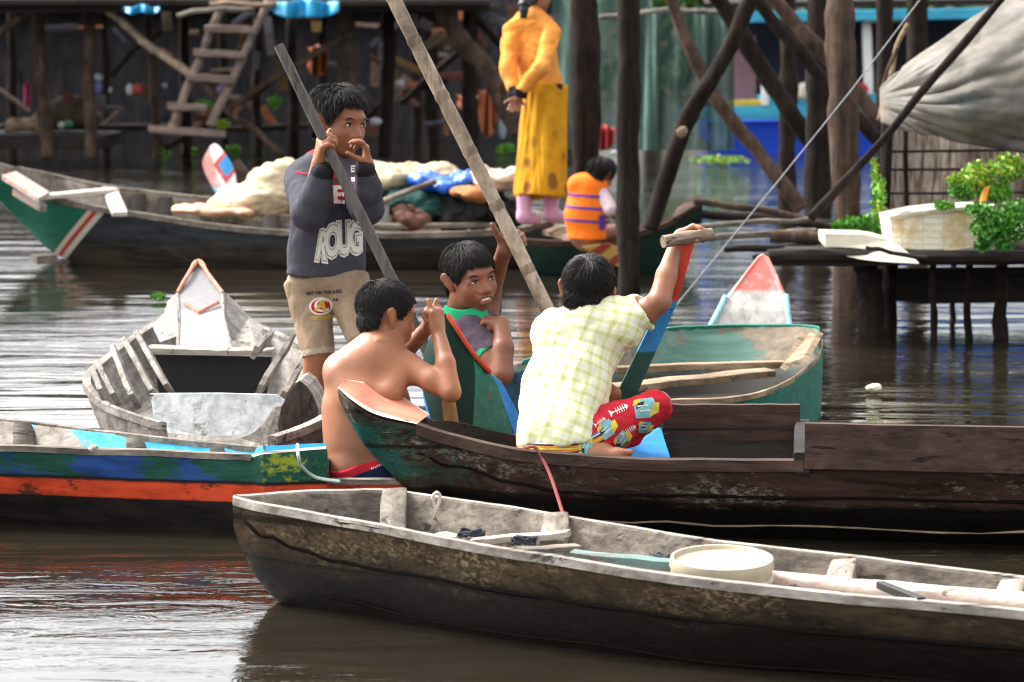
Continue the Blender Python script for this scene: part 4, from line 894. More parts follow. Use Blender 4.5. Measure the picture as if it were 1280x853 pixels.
b = B(); pl = (P(396, 385, D1-.2), (1, 0, .02), (0, 0, 1), (-.05, -1, 0))
wrap([letters('GET ON THE JUKE', .0165, .0006, 0, .95, 3, (r1(4), r1(15)))], pl, sh, 0, b, .002)
wrap([disc(r1(0), r1(-2), r1(14.5), r1(11))], pl, sh, 1, b, .0015); wrap([disc(r1(0), r1(-2), r1(12), r1(9))], pl, sh, 2, b, .0025); wrap([letters('A', .05, .002, .2, 1, 0, (r1(-1), r1(-2)))], pl, sh, 3, b, .0035); wrap([letters('C', .066, .001, 0, 1.1, 0, (r1(0), r1(-2)))], pl, sh, 1, b, .003)
wrap([rect(r1(-13), r1(-16), r1(20), r1(-14.6)), rect(r1(-13), r1(-18.6), r1(16), r1(-17.4))], pl, sh, 3, b, .0015); wrap([rect(r1(16), r1(4.5), r1(18.5), r1(7.5)), rect(r1(19.3), r1(4.5), r1(22), r1(7.5))], pl, sh, 0, b, .002)
join_into(sh, b, [M['blackprint'], M['whiteprint'], M['red'], M['yellowprint']])
# the dark pole in his hand
W['darkpole'] = wood('dark_pole', (.045, .037, .034), (.13, .11, .10), 'Z', blot=.3, rough=.5)
b = B(); b.log(P(348, 57, D1-.32), P(566, 505, D1-.42), r1(6.3), r1(7.2), 14, bend=.004, n=20, wob=.1); tag(b.build('pole', W['darkpole']), 'dark smooth pole gripped by the standing boy', 'pole')

# ---- shirtless boy seen from behind
D2 = 9.12
def r2(x): return pm(x, D2)
h2 = Head(P(484, 393, D2+.06), r2(84), frame(110, 10, 0))
S = Skin(.0048); h2.add(S)
S.cap(J(478, 415, D2+.06), J(470, 452, D2+.03), r2(19), r2(23), .03)
S.limb(jl((464, 464, D2+.02), (450, 512, D2-.0), (453, 560, D2), (462, 588, D2)), [r2(39), r2(43.5), r2(43), r2(43)], .05, fl=(.35, .93, 0), fx=.70)
S.limb(jl((424, 462, D2+.02), (470, 450, D2+.02), (510, 460, D2+.02)), [r2(20), r2(25), r2(17)], .05)
for a, c in (((440, 492, D2-.070), (424, 468, D2-.03)), ((490, 490, D2-.070), (504, 466, D2-.03))): S.cap(J(*a), J(*c), r2(11.5), r2(10), .05)
S.limb(jl((468, 462, D2-.13), (458, 515, D2-.165), (459, 565, D2-.16)), [r2(7), r2(8), r2(7)], .03, mode='sub')
S.ell(J(440, 590, D2-.02), (r2(26), r2(27), r2(25)), k=.03); S.ell(J(478, 590, D2-.02), (r2(26), r2(27), r2(25)), k=.03)
S.limb(jl((512, 460, D2), (542, 476, D2-.06), (564, 490, D2-.10)), [r2(17.5), r2(15), r2(11.5)], .02); S.limb(jl((564, 490, D2-.10), (557, 455, D2-.06), (547, 412, D2+.02)), [r2(12.5), r2(12), r2(8.5)], .012)
S.limb(jl((452, 462, D2+.10), (490, 458, D2+.30), (536, 408, D2+.12)), [r2(17), r2(13), r2(9)], .02)
hand(S, J(548, 416, D2+.02), (-.06, .05, 1), (-.85, .5, -.1), (-.4, -.8, .3), r2(60), curls=((82, 78, 40), (84, 80, 40), (86, 80, 40), (88, 80, 40)), thumb=(1, .05, .18, 2), fat=1.08)
hand(S, J(534, 413, D2+.12), (.08, -.1, 1), (.85, .2, -.1), (.2, -.8, .3), r2(60), curls=((72, 72, 40), (75, 75, 40), (78, 75, 40), (80, 75, 40)), thumb=(.8, -.1, .2, 2))
S.limb(jl((480, 586, D2+.06), (482, 505, D2+.52), (490, 480, D2+.6), (503, 500, D2+.62)), [r2(25), r2(18), r2(13), r2(10)], .02); foot(S, J(500, 492, D2+.6), (0, 0, -1), (.62, -.1, -.78), (.6, -.5, .5), r2(46))
S.limb(jl((485, 590, D2+.06), (530, 572, D2+.40), (505, 606, D2+.45)), [r2(25), r2(17), r2(11)], .02)
boy2 = skinmesh('person', S, [M['skin_b'], M['lip']], loc=P(458, 604, D2), pick=lambda c, n: h2.lips(c, n).astype(int))
tag(boy2, 'shirtless boy seen from behind sitting on the end of the red striped boat', 'person')
h2.face(boy2, M); h2.hair(boy2, M, 6000, .12, front=.24, side=-.06, back=-.33, messy=.35, lift=.010, crown=(0, -.35, .85), fz=.58, seed=4, drop=.03)
K = Skin(.004)
K.limb(jl((455, 570, D2), (462, 590, D2)), [r2(46), r2(46)], .05, fl=(.35, .93, 0), fx=.72); K.ell(J(440, 590, D2-.02), (r2(28.5), r2(29.5), r2(27)), k=.03); K.ell(J(478, 590, D2-.02), (r2(28.5), r2(29.5), r2(27)), k=.03)
K.limb(jl((480, 587, D2+.06), (482, 540, D2+.32)), [r2(28), r2(25)], .02); K.limb(jl((485, 590, D2+.06), (515, 580, D2+.28)), [r2(28), r2(24)], .02)
w0_ = np.array(P(440, 597, D2-.16)); wn = np.array(Vector((-.42, -.30, 1)).normalized()); K.cut(w0_, wn, .003)
brf = skinmesh('briefs', K, [M['navy'], M['band']], boy2, pick=lambda c, n: ((c-w0_)@wn > -r2(10)).astype(int), relax=1)
b = B(); pl = (P(475, 588, D2-.3), (.92, 0, .38), (-.38, 0, .92), (.1, -1, .1))
wrap([rect(r2(-7+i*2.6), r2(-1.2+.4*(i%2)), r2(-5.4+i*2.6), r2(1.6-.5*(i%3))) for i in range(6)], pl, brf, 0, b, .002); join_into(brf, b, [M['whiteprint']])

# ---- boy in the polo shirt
D3 = 9.86
def r3(x): return pm(x, D3)
h3 = Head(P(587, 346, D3), r3(84), frame(34, 2, -9))
S = Skin(.0048); h3.add(S, smile=True)
S.cap(J(580, 372, D3+.03), J(578, 402, D3+.06), r3(19), r3(23), .03)
S.cap(J(588, 425, D3+.06), J(598, 495, D3+.1), r3(32), r3(32), .03, fl=(.6, -.8, 0), fx=.75)
S.limb(jl((584, 416, D3-.0), (612, 448, D3-.10), (627, 468, D3-.14)), [r3(20), r3(16), r3(14)], .02); S.limb(jl((627, 468, D3-.14), (629, 435, D3-.12), (627, 404, D3-.06)), [r3(14), r3(13), r3(9.5)], .012)
hand(S, J(626, 403, D3-.06), (-.80, .15, .10), (-.15, .35, -.95), (0, -.9, -.2), r3(46), curls=((55, 50, 30), (58, 55, 30), (62, 58, 30), (66, 60, 30)), thumb=(.6, .3, .6, 20), fat=1.05)
S.cap(J(584, 418, D3), J(606, 414, D3+.2), r3(21), r3(19), .03); S.limb(jl((606, 412, D3+.2), (613, 368, D3+.2), (630, 314, D3+.06)), [r3(18), r3(12.5), r3(9.5)], .02)
hand(S, J(629, 315, D3+.055), (.80, .06, .62), (.1, -1, 0), (-.6, 0, .8), r3(54), curls=((50, 70, 45), (50, 70, 45), (52, 70, 45), (54, 70, 45)), thumb=(.1, .95, .20, 4), spread=4, fat=1.1)
S.limb(jl((602, 492, D3+.1), (662, 486, D3-.05), (650, 535, D3)), [r3(24), r3(18), r3(13)], .02); S.limb(jl((590, 495, D3+.2), (650, 490, D3+.25), (640, 540, D3+.2)), [r3(24), r3(18), r3(13)], .02)
boy3 = skinmesh('person', S, [M['skin_c'], M['lip']], loc=P(600, 525, D3+.1), pick=lambda c, n: h3.lips(c, n).astype(int))
tag(boy3, 'grinning boy in plum polo with green collar holding the bamboo pole', 'person')
h3.face(boy3, M); h3.hair(boy3, M, 6000, .20, front=.23, side=-.04, back=-.36, fringe=.35, messy=.22, lift=.010, crown=(0, -.25, .95), fz=.62, seed=9, drop=.06)
M['teeth'] = flat('teeth', (.80, .77, .70), .25, .5, .05); b = B(); b.ball(h3.at(0, .345, -.303), (.120*h3.h, .052*h3.h, .027*h3.h), 0, 14, 8, h3.R); b.build('teeth', M['teeth'], boy3)
K = Skin(.0055)
K.cap(J(586, 424, D3+.06), J(597, 492, D3+.1), r3(37), r3(37), .03, fl=(.6, -.8, 0), fx=.78); K.cap(J(583, 412, D3), J(604, 410, D3+.18), r3(24), r3(22), .03); K.cap(J(579, 398, D3+.06), J(582, 415, D3+.06), r3(24), r3(30), .03)
K.limb(jl((584, 416, D3-.0), (615, 450, D3-.10)), [r3(25), r3(23)], .025, flat=True); K.limb(jl((604, 412, D3+.2), (607, 378, D3+.26)), [r3(22), r3(20)], .02)
K.cap(J(613, 448, D3-.095), J(630, 468, D3-.15), r3(18.5), r3(18.5), .004, 'sub', flat=True); K.cap(J(581, 372, D3+.03), J(579, 398, D3+.06), r3(22), r3(22), .006, 'sub')
sa, sb = J(584, 416, D3), J(615, 450, D3-.10); sdn = (sb-sa)/np.linalg.norm(sb-sa); sL = np.linalg.norm(sb-sa)
def pk3(c, n):
    t = (c-sa)@sdn; return ((t > sL-r3(8.5)) & (np.linalg.norm(c-sa-t[:, None]*sdn, axis=1) < r3(30)) & (c[:, 2] < P(0, 430, D3).z)).astype(int)
skinmesh('polo_shirt', K, [M['polo'], M['collar']], boy3, pick=pk3, fold=(.010, 10, (1, 1, .7), 5), relax=1)
K = Skin(.0035)
K.cap(J(581, 380, D3+.02), J(581, 401, D3+.04), r3(24.5), r3(33), .01, flat=True); K.limb(jl((596, 398, D3-.03), (612, 414, D3-.04)), [r3(12), r3(8)], .015, fl=(.3, -.9, 0), fx=.4)
K.cap(J(581, 370, D3+.02), J(581, 403, D3+.04), r3(20), r3(29), .004, 'sub', flat=True)
K.cut(J(575, 374, D3), (-.25, .55, 1), .004)
skinmesh('collar', K, M['collar'], boy3, relax=1)
K = Skin(.0055); K.limb(jl((600, 492, D3+.1), (662, 486, D3-.05), (650, 540, D3)), [r3(28), r3(21.5), r3(18)], .02); K.limb(jl((590, 495, D3+.2), (650, 492, D3+.25), (640, 540, D3+.2)), [r3(28), r3(21), r3(18)], .02)
skinmesh('jeans', K, M['jeans'], boy3, fold=(.009, 12, (1, 1, 1), 6), relax=1)
# bamboo pole
W['bnode'] = wood('bamboo_node', (.15, .10, .065), (.44, .34, .25), 'Z', blot=.8)
def bamboo(a, b_, r_, label, nodes, name='bamboo_pole'):
    a, b_ = Vector(a), Vector(b_); L = (b_-a).length; n_ = 90; pts = []; rs = []
    for i in range(n_+1):
        t = i/n_; p = a.lerp(b_, t)+mnoise.noise_vector(Vector((t*3, 1, 2)))*.008*math.sin(t*math.pi); k = 1+.05*mnoise.noise(Vector((t*8, 0, 0)))
        for q in nodes: k += .16*math.exp(-((t-q)*L/.008)**2)-.06*math.exp(-((t-q)*L/.035)**2)
        pts.append(p); rs.append(r_*k)
    b = B(); b.tube(pts, rs, 16); ring = {int(q*n_)+k_ for q in nodes for k_ in (-1, 0)}; b.I = [1 if i//16 in ring else 0 for i in range(len(b.F))]; return tag(b.build(name, [W['bamboo'], W['bnode']], sharp=False), label, 'pole')
bamboo(P(468, -50, D3+.02), P(722, 462, D3-.02), pm(9.2, D3), 'pale jointed bamboo pole held by the boy in the polo shirt', (.09, .20, .335, .47, .60, .76, .9))

# ---- boy in the plaid shirt, back to the camera
D4 = 9.0
def r4(x): return pm(x, D4)
h4 = Head(P(735, 364, D4+.05), r4(87), frame(168, 8, -8))
S = Skin(.0048); h4.add(S)
S.cap(J(735, 392, D4+.04), J(735, 415, D4+.04), r4(19), r4(24), .03)
S.limb(jl((733, 430, D4+.03), (706, 490, D4), (697, 548, D4-.08)), [r4(41), r4(39), r4(39)], .05, fl=(.3, .95, 0), fx=.66)
S.limb(jl((783, 402, D4), (806, 391, D4-.02), (824, 377, D4-.05)), [r4(18), r4(16), r4(14)], .02); S.limb(jl((824, 377, D4-.05), (833, 345, D4-.02), (848, 298, D4+.03)), [r4(14.5), r4(13), r4(9)], .012)
hand(S, J(847, 297, D4+.06), (.72, -.18, .38), (.25, -.45, -.85), (-.6, -.6, .2), r4(58), curls=((38, 58, 30), (44, 60, 30), (46, 62, 30), (40, 55, 30)), thumb=(.5, .4, .7, 10), spread=4, fat=1.05)
S.limb(jl((695, 418, D4+.02), (688, 480, D4+.3), (735, 500, D4+.38)), [r4(19), r4(14), r4(10)], .02); hand(S, J(735, 500, D4+.38), (1, 0, .1), (0, 0, -1), (0, 1, 0), r4(42))
S.limb(jl((712, 552, D4-.08), (822, 506, D4-.03)), [r4(26), r4(18)], .02); S.limb(jl((812, 512, D4-.03), (775, 548, D4-.02), (748, 562, D4-.12)), [r4(10), r4(13), r4(10)], .02)
foot(S, J(748, 563, D4-.12), (0, 0, -1), (1, -.05, -.02), (.05, .9, .35), r4(56))
S.limb(jl((690, 552, D4+.02), (700, 520, D4+.4), (765, 517, D4+.13)), [r4(26), r4(18), r4(11)], .02); foot(S, J(769, 508, D4+.10), (0, 0, -1), (.12, 0, 1), (.35, .9, 0), r4(40))
boy4 = skinmesh('person', S, [M['skin_d'], M['lip']], loc=P(700, 566, D4-.05)); boy4.data.materials.pop(index=1)
tag(boy4, 'boy in yellow plaid shirt and red trousers with his back turned gripping the paddle', 'person')
h4.face(boy4, M); h4.hair(boy4, M, 6500, .20, front=.25, side=-.04, back=-.36, messy=.3, lift=.013, crown=(.05, -.55, .75), fz=.62, seed=13, drop=.04)
def plaid_mat():
    n = N('yellow_plaid_cotton', .85, .1); v = n.attr('weave'); x, y, z = n.xyz(v); wob = n.math('MULTIPLY', n.math('SUBTRACT', n.noise(9, 3), .5), .012)
    def lines(c, per, w, off=0.):
        f = n.math('FRACT', n.math('ADD', n.math('MULTIPLY', n.math('ADD', c, wob), 1/per), off)); d = n.math('ABSOLUTE', n.math('SUBTRACT', f, .5)); return n.ramp(d, (w, 1), (w+.035, 0))
    fine = n.math('ADD', lines(x, .0085, .10), lines(z, .0085, .10), clamp=True); st = n.math('ADD', n.math('MULTIPLY', lines(x, .034, .13), .5), n.math('MULTIPLY', lines(z, .034, .13), .5))
    c = n.mix(n.math('MULTIPLY', fine, .25), (.80, .79, .62), (.68, .68, .22)); c = n.mix(n.math('MULTIPLY', st, .78), c, (.50, .55, .09))
    n.bump(n.noise(30, 5), .3, .004); return n.out(c)
M['plaid'] = plaid_mat()
K = Skin(.0055)
K.limb(jl((733, 430, D4+.03), (707, 485, D4), (695, 556, D4-.09)), [r4(47), r4(47.5), r4(50)], .05, fl=(.3, .95, 0), fx=.68)
K.limb(jl((697, 418, D4+.03), (737, 410, D4+.04), (782, 404, D4)), [r4(24), r4(27), r4(25)], .05); K.cap(J(776, 406, D4), J(808, 388, D4-.02), r4(28), r4(24), .03, flat=True)
K.limb(jl((694, 420, D4+.03), (690, 460, D4+.2)), [r4(24), r4(20)], .03)
K.cap(J(735, 402, D4+.02), J(735, 416, D4+.03), r4(23), r4(30), .02)
K.cap(J(801, 392, D4-.018), J(822, 379, D4-.03), r4(20.5), r4(20.5), .004, 'sub', flat=True); K.cap(J(735, 380, D4+.03), J(735, 403, D4+.05), r4(22), r4(21), .006, 'sub')
K.cut(J(700, 560, D4-.2), (.14, .05, -1), .004)
def plaid_attr(o):
    me = o.data; ax_ = np.array(Vector((.96, 0, .28 if False else .0)).normalized()); top, bot = J(737, 432, D4+.03), J(699, 556, D4-.09); up_ = (top-bot)/np.linalg.norm(top-bot); rt_ = np.array((up_[2], 0, -up_[0]))
    l0 = np.array(origin(o)); at = me.attributes.new('weave', 'FLOAT_VECTOR', 'POINT')
    co = np.empty(len(me.vertices)*3); me.vertices.foreach_get('co', co); co = co.reshape(-1, 3)+l0-bot; u = co@rt_; u = u+.35*np.where(u > 0, 1, -1)*np.maximum(co[:, 1]-.02, 0)
    at.data.foreach_set('vector', np.stack([u, co[:, 1], co@up_], 1).astype(np.float32).ravel())
ps = skinmesh('plaid_shirt', K, M['plaid'], boy4, fold=(.021, 7.5, (1.2, 1, .6), 12, ((.95, 0, -.3), (0, 1, 0), (.3, 0, .95))), relax=1); plaid_attr(ps)
K = Skin(.005); K.cap(J(735, 398, D4+.03), J(735, 409, D4+.03), r4(24), r4(27), .004, flat=True); K.cap(J(735, 380, D4+.03), J(735, 425, D4+.04), r4(20), r4(22.5), .004, 'sub', flat=True)
cl = skinmesh('collar', K, M['plaid'], boy4, relax=1); plaid_attr(cl)
M['redtr'] = cloth('red_printed_cotton', (.52, .022, .035), fade=(.44, .03, .05)); M['fish'] = flat('pale_print', (.62, .60, .55), .8); M['teal_pr'] = flat('teal_print', (.20, .42, .45), .8); M['yel_pr'] = flat('yellow_print_spots', (.62, .48, .06), .8); M['blk_pr'] = flat('dark_print', (.02, .02, .03), .8); M['org_pr'] = flat('orange_print', (.62, .22, .03), .8)
K = Skin(.0055)
K.ell(J(700, 560, D4-.08), (r4(55), r4(40), r4(24)), k=.03)
K.limb(jl((714, 556, D4-.09), (770, 530, D4-.06), (818, 508, D4-.03)), [r4(28), r4(26), r4(23)], .02); K.limb(jl((820, 508, D4-.03), (785, 540, D4+.0), (760, 553, D4-.03)), [r4(18), r4(16), r4(14)], .012)
K.limb(jl((690, 556, D4+.02), (700, 525, D4+.4), (745, 522, D4+.2)), [r4(30), r4(23), r4(18)], .02)
tr = skinmesh('trousers', K, M['redtr'], boy4, fold=(.012, 11, (1, 1, 1), 21), relax=1)
b = B(); pl = (P(770, 530, D4-.3), (.87, 0, .40), (-.40, 0, .87), (0, -1, .15))
def fishbone(u, v, L, a=0):
    ca, sa_ = math.cos(rad(a)), math.sin(rad(a)); q = lambda x, y: (u+(x*ca-y*sa_)*L, v+(x*sa_+y*ca)*L)
    out = [poly(q(-.5, -.03), q(.4, -.03), q(.4, .03), q(-.5, .03)), poly(q(.32, -.17), q(.5, 0), q(.32, .17)), poly(q(-.34, 0), q(-.55, .2), q(-.55, -.2))]
    for i in range(4): x = -.2+i*.13; out.append(poly(q(x, -.17), q(x+.045, -.17), q(x+.045, .17), q(x, .17)))
    return out
def patch(u, v, L, a):
    ca, sa_ = math.cos(rad(a)), math.sin(rad(a)); q = lambda x, y: (u+(x*ca-y*sa_)*L, v+(x*sa_+y*ca)*L)
    return [poly(q(-.5, -.3), q(.1, -.42), q(.5, -.2), q(.42, .35), q(-.1, .42), q(-.42, .25))], [poly(q(.05, -.36), q(.5, -.28), q(.62, .1), q(.4, .15)), poly(q(-.5, .2), q(-.35, .42), q(-.05, .44), q(-.2, .25))], [poly(q(-.25, -.1), q(.2, -.14), q(.2, -.07), q(-.25, -.03)), poly(q(-.3, .1), q(.15, .08), q(.15, .14), q(-.3, .17))]
for u, v, L, a in ((14, 14, 24, 0), (14, -14, 20, 8), (-14, 10, 16, 10)): wrap(fishbone(r4(u), r4(v), r4(L), a), pl, tr, 0, b, .002)
for u, v, L, a in ((-10, -2, 24, 20), (44, 2, 30, -10), (2, -22, 22, 30), (34, -19, 18, -20), (-42, -8, 20, 50), (-50, -22, 22, 10)):
    A_, B_, C_ = patch(r4(u), r4(v), r4(L), a); wrap(A_, pl, tr, 1, b, .002); wrap(B_, pl, tr, 2, b, .0028); wrap(C_, pl, tr, 0, b, .0034); wrap([poly(*[(x+r4(2), y-r4(5)) for x, y in B_[1][0]])], pl, tr, 3, b, .003)
plw = (P(700, 566, D4-.4), (1, 0, 0), (0, 0, 1), (0, -1, .1))
for k_, (m_, v) in enumerate(((3, 2.5), (4, 4.5), (2, 7), (4, 9.4), (3, 11.6), (0, 13.6), (5, 15.4))):
    wrap([([(r4(x), r4(v-6+.0075*(x-10)**2*(1 if x > 10 else .05))) for x in range(-52, 57, 6)]+[(r4(x), r4(v-8+.0075*(x-10)**2*(1 if x > 10 else .05))) for x in range(56, -53, -6)], [(i, i+1, 36-i, 37-i) for i in range(18)])], plw, tr, m_, b, .0018)
join_into(tr, b, [M['fish'], M['teal_pr'], M['yel_pr'], M['blk_pr'], M['org_pr'], M['blue']])
# his paddle
pd = thing('paddle', 'paddle with red, blue and dark green painted shaft and a wooden cross handle', 'paddle', P(780, 495, D4+.12))
n = N('banded_paint', .45, .35); z = n.xyz()[2]; g = n.noise(18, 8, .7, (1, 1, .2)); zA = P(833, 378, D4).z-P(780, 495, D4+.12).z; zB = P(800, 444, D4).z-P(780, 495, D4+.12).z
zz = n.math('ADD', z, n.math('MULTIPLY', n.math('SUBTRACT', n.noise(12, 5), .5), .02))
c = n.mix(n.ramp(zz, (zB-.003, 0), (zB+.003, 1)), n.ramp(g, (.3, (.008, .045, .04)), (.7, (.03, .11, .09))), n.ramp(g, (.3, (.02, .16, .42)), (.7, (.05, .32, .66)))); c = n.mix(n.ramp(zz, (zA-.003, 0), (zA+.003, 1)), c, n.ramp(g, (.3, (.42, .03, .015)), (.7, (.66, .07, .035))))
n.bump(g, .3, .004); M['banded'] = n.out(c)
b = B(); b.beam(P(860, 300, D4-.0), P(834, 384, D4+.05), r4(17), r4(12), up=(0, 1, 0), w2=r4(21), h2=r4(13)); b.beam(P(834, 384, D4+.05), P(774, 512, D4+.16), r4(19), r4(13), up=(0, 1, 0), w2=r4(24), h2=r4(13)); b.build('shaft', M['banded'], pd)
W['handle'] = wood('worn_handle_wood', (.13, .085, .06), (.36, .27, .20), 'X', blot=.35, rough=.55)
b = B(); b.log(P(829, 302.5, D4-.06), P(889, 292.5, D4+.02), r4(8), r4(8.5), 14, bend=.01, n=8); b.build('handle', W['handle'], pd)

# ---- woman in yellow
D5 = 18.5
def r5(x): return pm(x, D5)
M['jacket'] = cloth('apricot_jacket', (.68, .26, .045), fade=(.72, .36, .11)); M['pink'] = cloth('pink_socks', (.62, .33, .46), .1); M['kn'] = cloth('black_wrist_band', (.012, .012, .014))
n = N('mustard_printed_cotton', .8, .15); a = n.noise(14, 6); v_ = n.vor(9, (1, 1, .8), out='Distance'); z = n.xyz()[2]
c = n.ramp(a, (.3, (.42, .19, .005)), (.7, (.58, .29, .014))); c = n.mix(n.math('MULTIPLY', n.ramp(v_, (.22, .85), (.36, 0)), n.ramp(z, (.35, 1), (.85, .2))), c, (.16, .06, .02)); M['skirt'] = n.out(c)
S = Skin(.008); h5 = Head(P(672, -8, D5), r5(42), frame(125, 5, 0)); h5.add(S)
S.cap(J(668, 8, D5), J(665, 26, D5), r5(9), r5(11)); S.cap(J(667, 40, D5), J(678, 130, D5), r5(24), r5(26), .03, fl=(.6, .8, 0), fx=.7)
S.limb(jl((640, 42, D5), (635, 85, D5-.12), (644, 122, D5-.2)), [r5(10), r5(8), r5(5.5)]); S.limb(jl((690, 42, D5-.1), (676, 85, D5-.3), (648, 122, D5-.24)), [r5(10), r5(8), r5(5.5)])
hand(S, J(644, 122, D5-.22), (-.25, -.1, -1), (0, -1, 0), (-1, 0, 0), r5(24), curl=(20, 25, 10), spread=8); hand(S, J(650, 124, D5-.2), (-.3, -.1, -1), (.1, -1, 0), (1, 0, 0), r5(22), curl=(35, 30, 10))
S.limb(jl((668, 130, D5), (657, 245, D5), (656, 270, D5)), [r5(15), r5(9), r5(6.5)]); S.limb(jl((690, 130, D5), (691, 240, D5+.1), (688, 268, D5+.1)), [r5(15), r5(9), r5(6.5)])
for a in ((656, 268, D5), (688, 266, D5+.1)): S.cap(J(a[0], a[1]+5, a[2]), J(a[0]+14, a[1]+7, a[2]+.08), r5(7), r5(5), .02)
woman = skinmesh('person', S, M['skin_d'], loc=P(668, 276, D5)); tag(woman, 'woman in apricot jacket and long mustard skirt standing on the far boat', 'person')
h5.hair(woman, M, 500, .5, front=.3, side=-.2, back=-.45, messy=.1, lift=.02)
b = B(); b.tube(crom([P(662, -2, D5-.12), P(656, 5, D5-.18), P(655, 13, D5-.2), P(654, 24, D5-.2)], 5), [r5(9)]*4+[r5(8)]*4+[r5(6)]*4+[r5(5)]*3+[r5(1)], 10); b.build('ponytail', M['hair'], woman)
K = Skin(.008)
K.limb(jl((664, 34, D5), (668, 70, D5), (676, 106, D5)), [r5(24), r5(28), r5(29.5)], .04, fl=(.6, .8, 0), fx=.7); K.limb(jl((640, 38, D5), (664, 24, D5), (690, 38, D5-.08)), [r5(10.5), r5(13), r5(10.5)], .04)
K.limb(jl((640, 42, D5), (635, 85, D5-.12), (643, 114, D5-.2)), [r5(12), r5(10.5), r5(8)], .012); K.limb(jl((690, 42, D5-.1), (677, 85, D5-.3), (650, 116, D5-.24)), [r5(11.5), r5(10.5), r5(8)], .010)
K.cut(J(676, 113, D5), (.05, 0, -1), .01)
skinmesh('jacket', K, M['jacket'], woman, fold=(.011, 9, (1, 1, 1.3), 31), relax=1)
b = B(); b.tube([P(644, 110, D5-.2), P(645, 120, D5-.21)], r5(9.5), 14); b.build('wrist_band', M['kn'], woman); b = B(); b.tube([P(652, 112, D5-.25), P(649, 121, D5-.24)], r5(9.5), 14); b.build('wrist_band', M['kn'], woman)
K = Skin(.008); K.cap(J(680, 108, D5), J(677, 246, D5), r5(29), r5(33), .02, flat=True, fl=(.6, .8, 0), fx=.8); K.cap(J(677, 240, D5), J(677, 256, D5), r5(30), r5(31), .004, 'sub', flat=True, fl=(.6, .8, 0), fx=.76)
skinmesh('skirt', K, M['skirt'], woman, fold=(.035, 5, (1.4, 1.4, .22), 33), relax=1)
K = Skin(.008); K.cap(J(681, 107, D5), J(681, 114, D5), r5(29.5), r5(30), .01, flat=True, fl=(.6, .8, 0), fx=.8); skinmesh('waistband', K, M['kn'], woman, relax=1)
for (x, y, d) in ((656, 246, D5), (690, 243, D5+.1)):
    K = Skin(.008); K.limb(jl((x, y-6, d), (x-1, y+22, d)), [r5(10.5), r5(8.5)], .02); K.cap(J(x-1, y+26, d), J(x+15, y+29, d+.08), r5(9), r5(6.5), .03); skinmesh('sock', K, M['pink'], woman, relax=1)

# ---- small child in the life vest
D6 = 17.75
def r6(x): return pm(x, D6)
M['vest'] = cloth('orange_vest', (.86, .17, .012), .1, 8, .6); M['strap'] = cloth('purple_strap', (.10, .05, .28), .1); M['pinkw'] = cloth('pale_pink_cotton', (.60, .45, .48))
S = Skin(.007); h6 = Head(P(752, 217, D6), r6(40), frame(140, 18, -6)); h6.add(S)
S.cap(J(746, 232, D6), J(738, 242, D6), r6(9), r6(11)); S.cap(J(735, 245, D6), J(733, 295, D6), r6(19), r6(20), .03, fl=(.4, .9, 0), fx=.75)
S.limb(jl((752, 244, D6-.04), (763, 262, D6-.1), (772, 274, D6+.05)), [r6(7), r6(6), r6(4.5)]); hand(S, J(772, 274, D6+.05), (.7, .5, -.3), (0, 0, -1), (0, 1, 0), r6(17))
S.limb(jl((733, 295, D6), (765, 290, D6+.25), (768, 305, D6+.3)), [r6(13), r6(9), r6(6)]); S.limb(jl((725, 295, D6), (748, 292, D6+.3), (750, 305, D6+.35)), [r6(13), r6(9), r6(6)])
kid = skinmesh('person', S, M['skin_c'], loc=P(733, 303, D6)); tag(kid, 'small child with black bob wearing an orange life vest in the far boat', 'person')
h6.hair(kid, M, 900, .42, front=.3, side=-.35, back=-.5, messy=.12, lift=.03, fz=1.6)
K = Skin(.007); K.limb(jl((734, 240, D6), (733, 268, D6), (733, 300, D6)), [r6(24), r6(26), r6(25)], .04, fl=(.4, .9, 0), fx=.72); K.cap(J(722, 231, D6), J(750, 231, D6), r6(12), r6(11), .03)
K.cap(J(758, 244, D6-.2), J(764, 262, D6+.2), r6(9), r6(9), .01, 'sub'); K.cut(J(733, 299, D6), (0, 0, -1), .01); K.cap(J(750, 215, D6), J(742, 234, D6), r6(12), r6(9), .01, 'sub')
vs = skinmesh('life_vest', K, M['vest'], kid, fold=(.005, 8, (1, 1, 1), 41), relax=1)
b = B(); pl = (P(733, 265, D6-.4), (1, 0, 0), (0, 0, 1), (0, -1, 0))
for v in (17, 2, -14):
    b = B(); wrap([poly(*[(r6(x), r6(v-.06*x)) for x in range(-28, 29, 4)], *[(r6(x), r6(v-3-.06*x)) for x in range(28, -29, -4)])], pl, vs, 0, b, .006); b.build('strap', M['strap'], vs, sharp=False)
b = B(); wrap([rect(r6(17), r6(-26), r6(24), r6(-8))], pl, vs, 0, b, .007); b.build('buckle', M['strap'], vs, sharp=False)
K = Skin(.007); K.limb(jl((752, 243, D6-.04), (763, 262, D6-.1)), [r6(9.5), r6(9)], .01); skinmesh('sleeve', K, M['pinkw'], kid, relax=1)
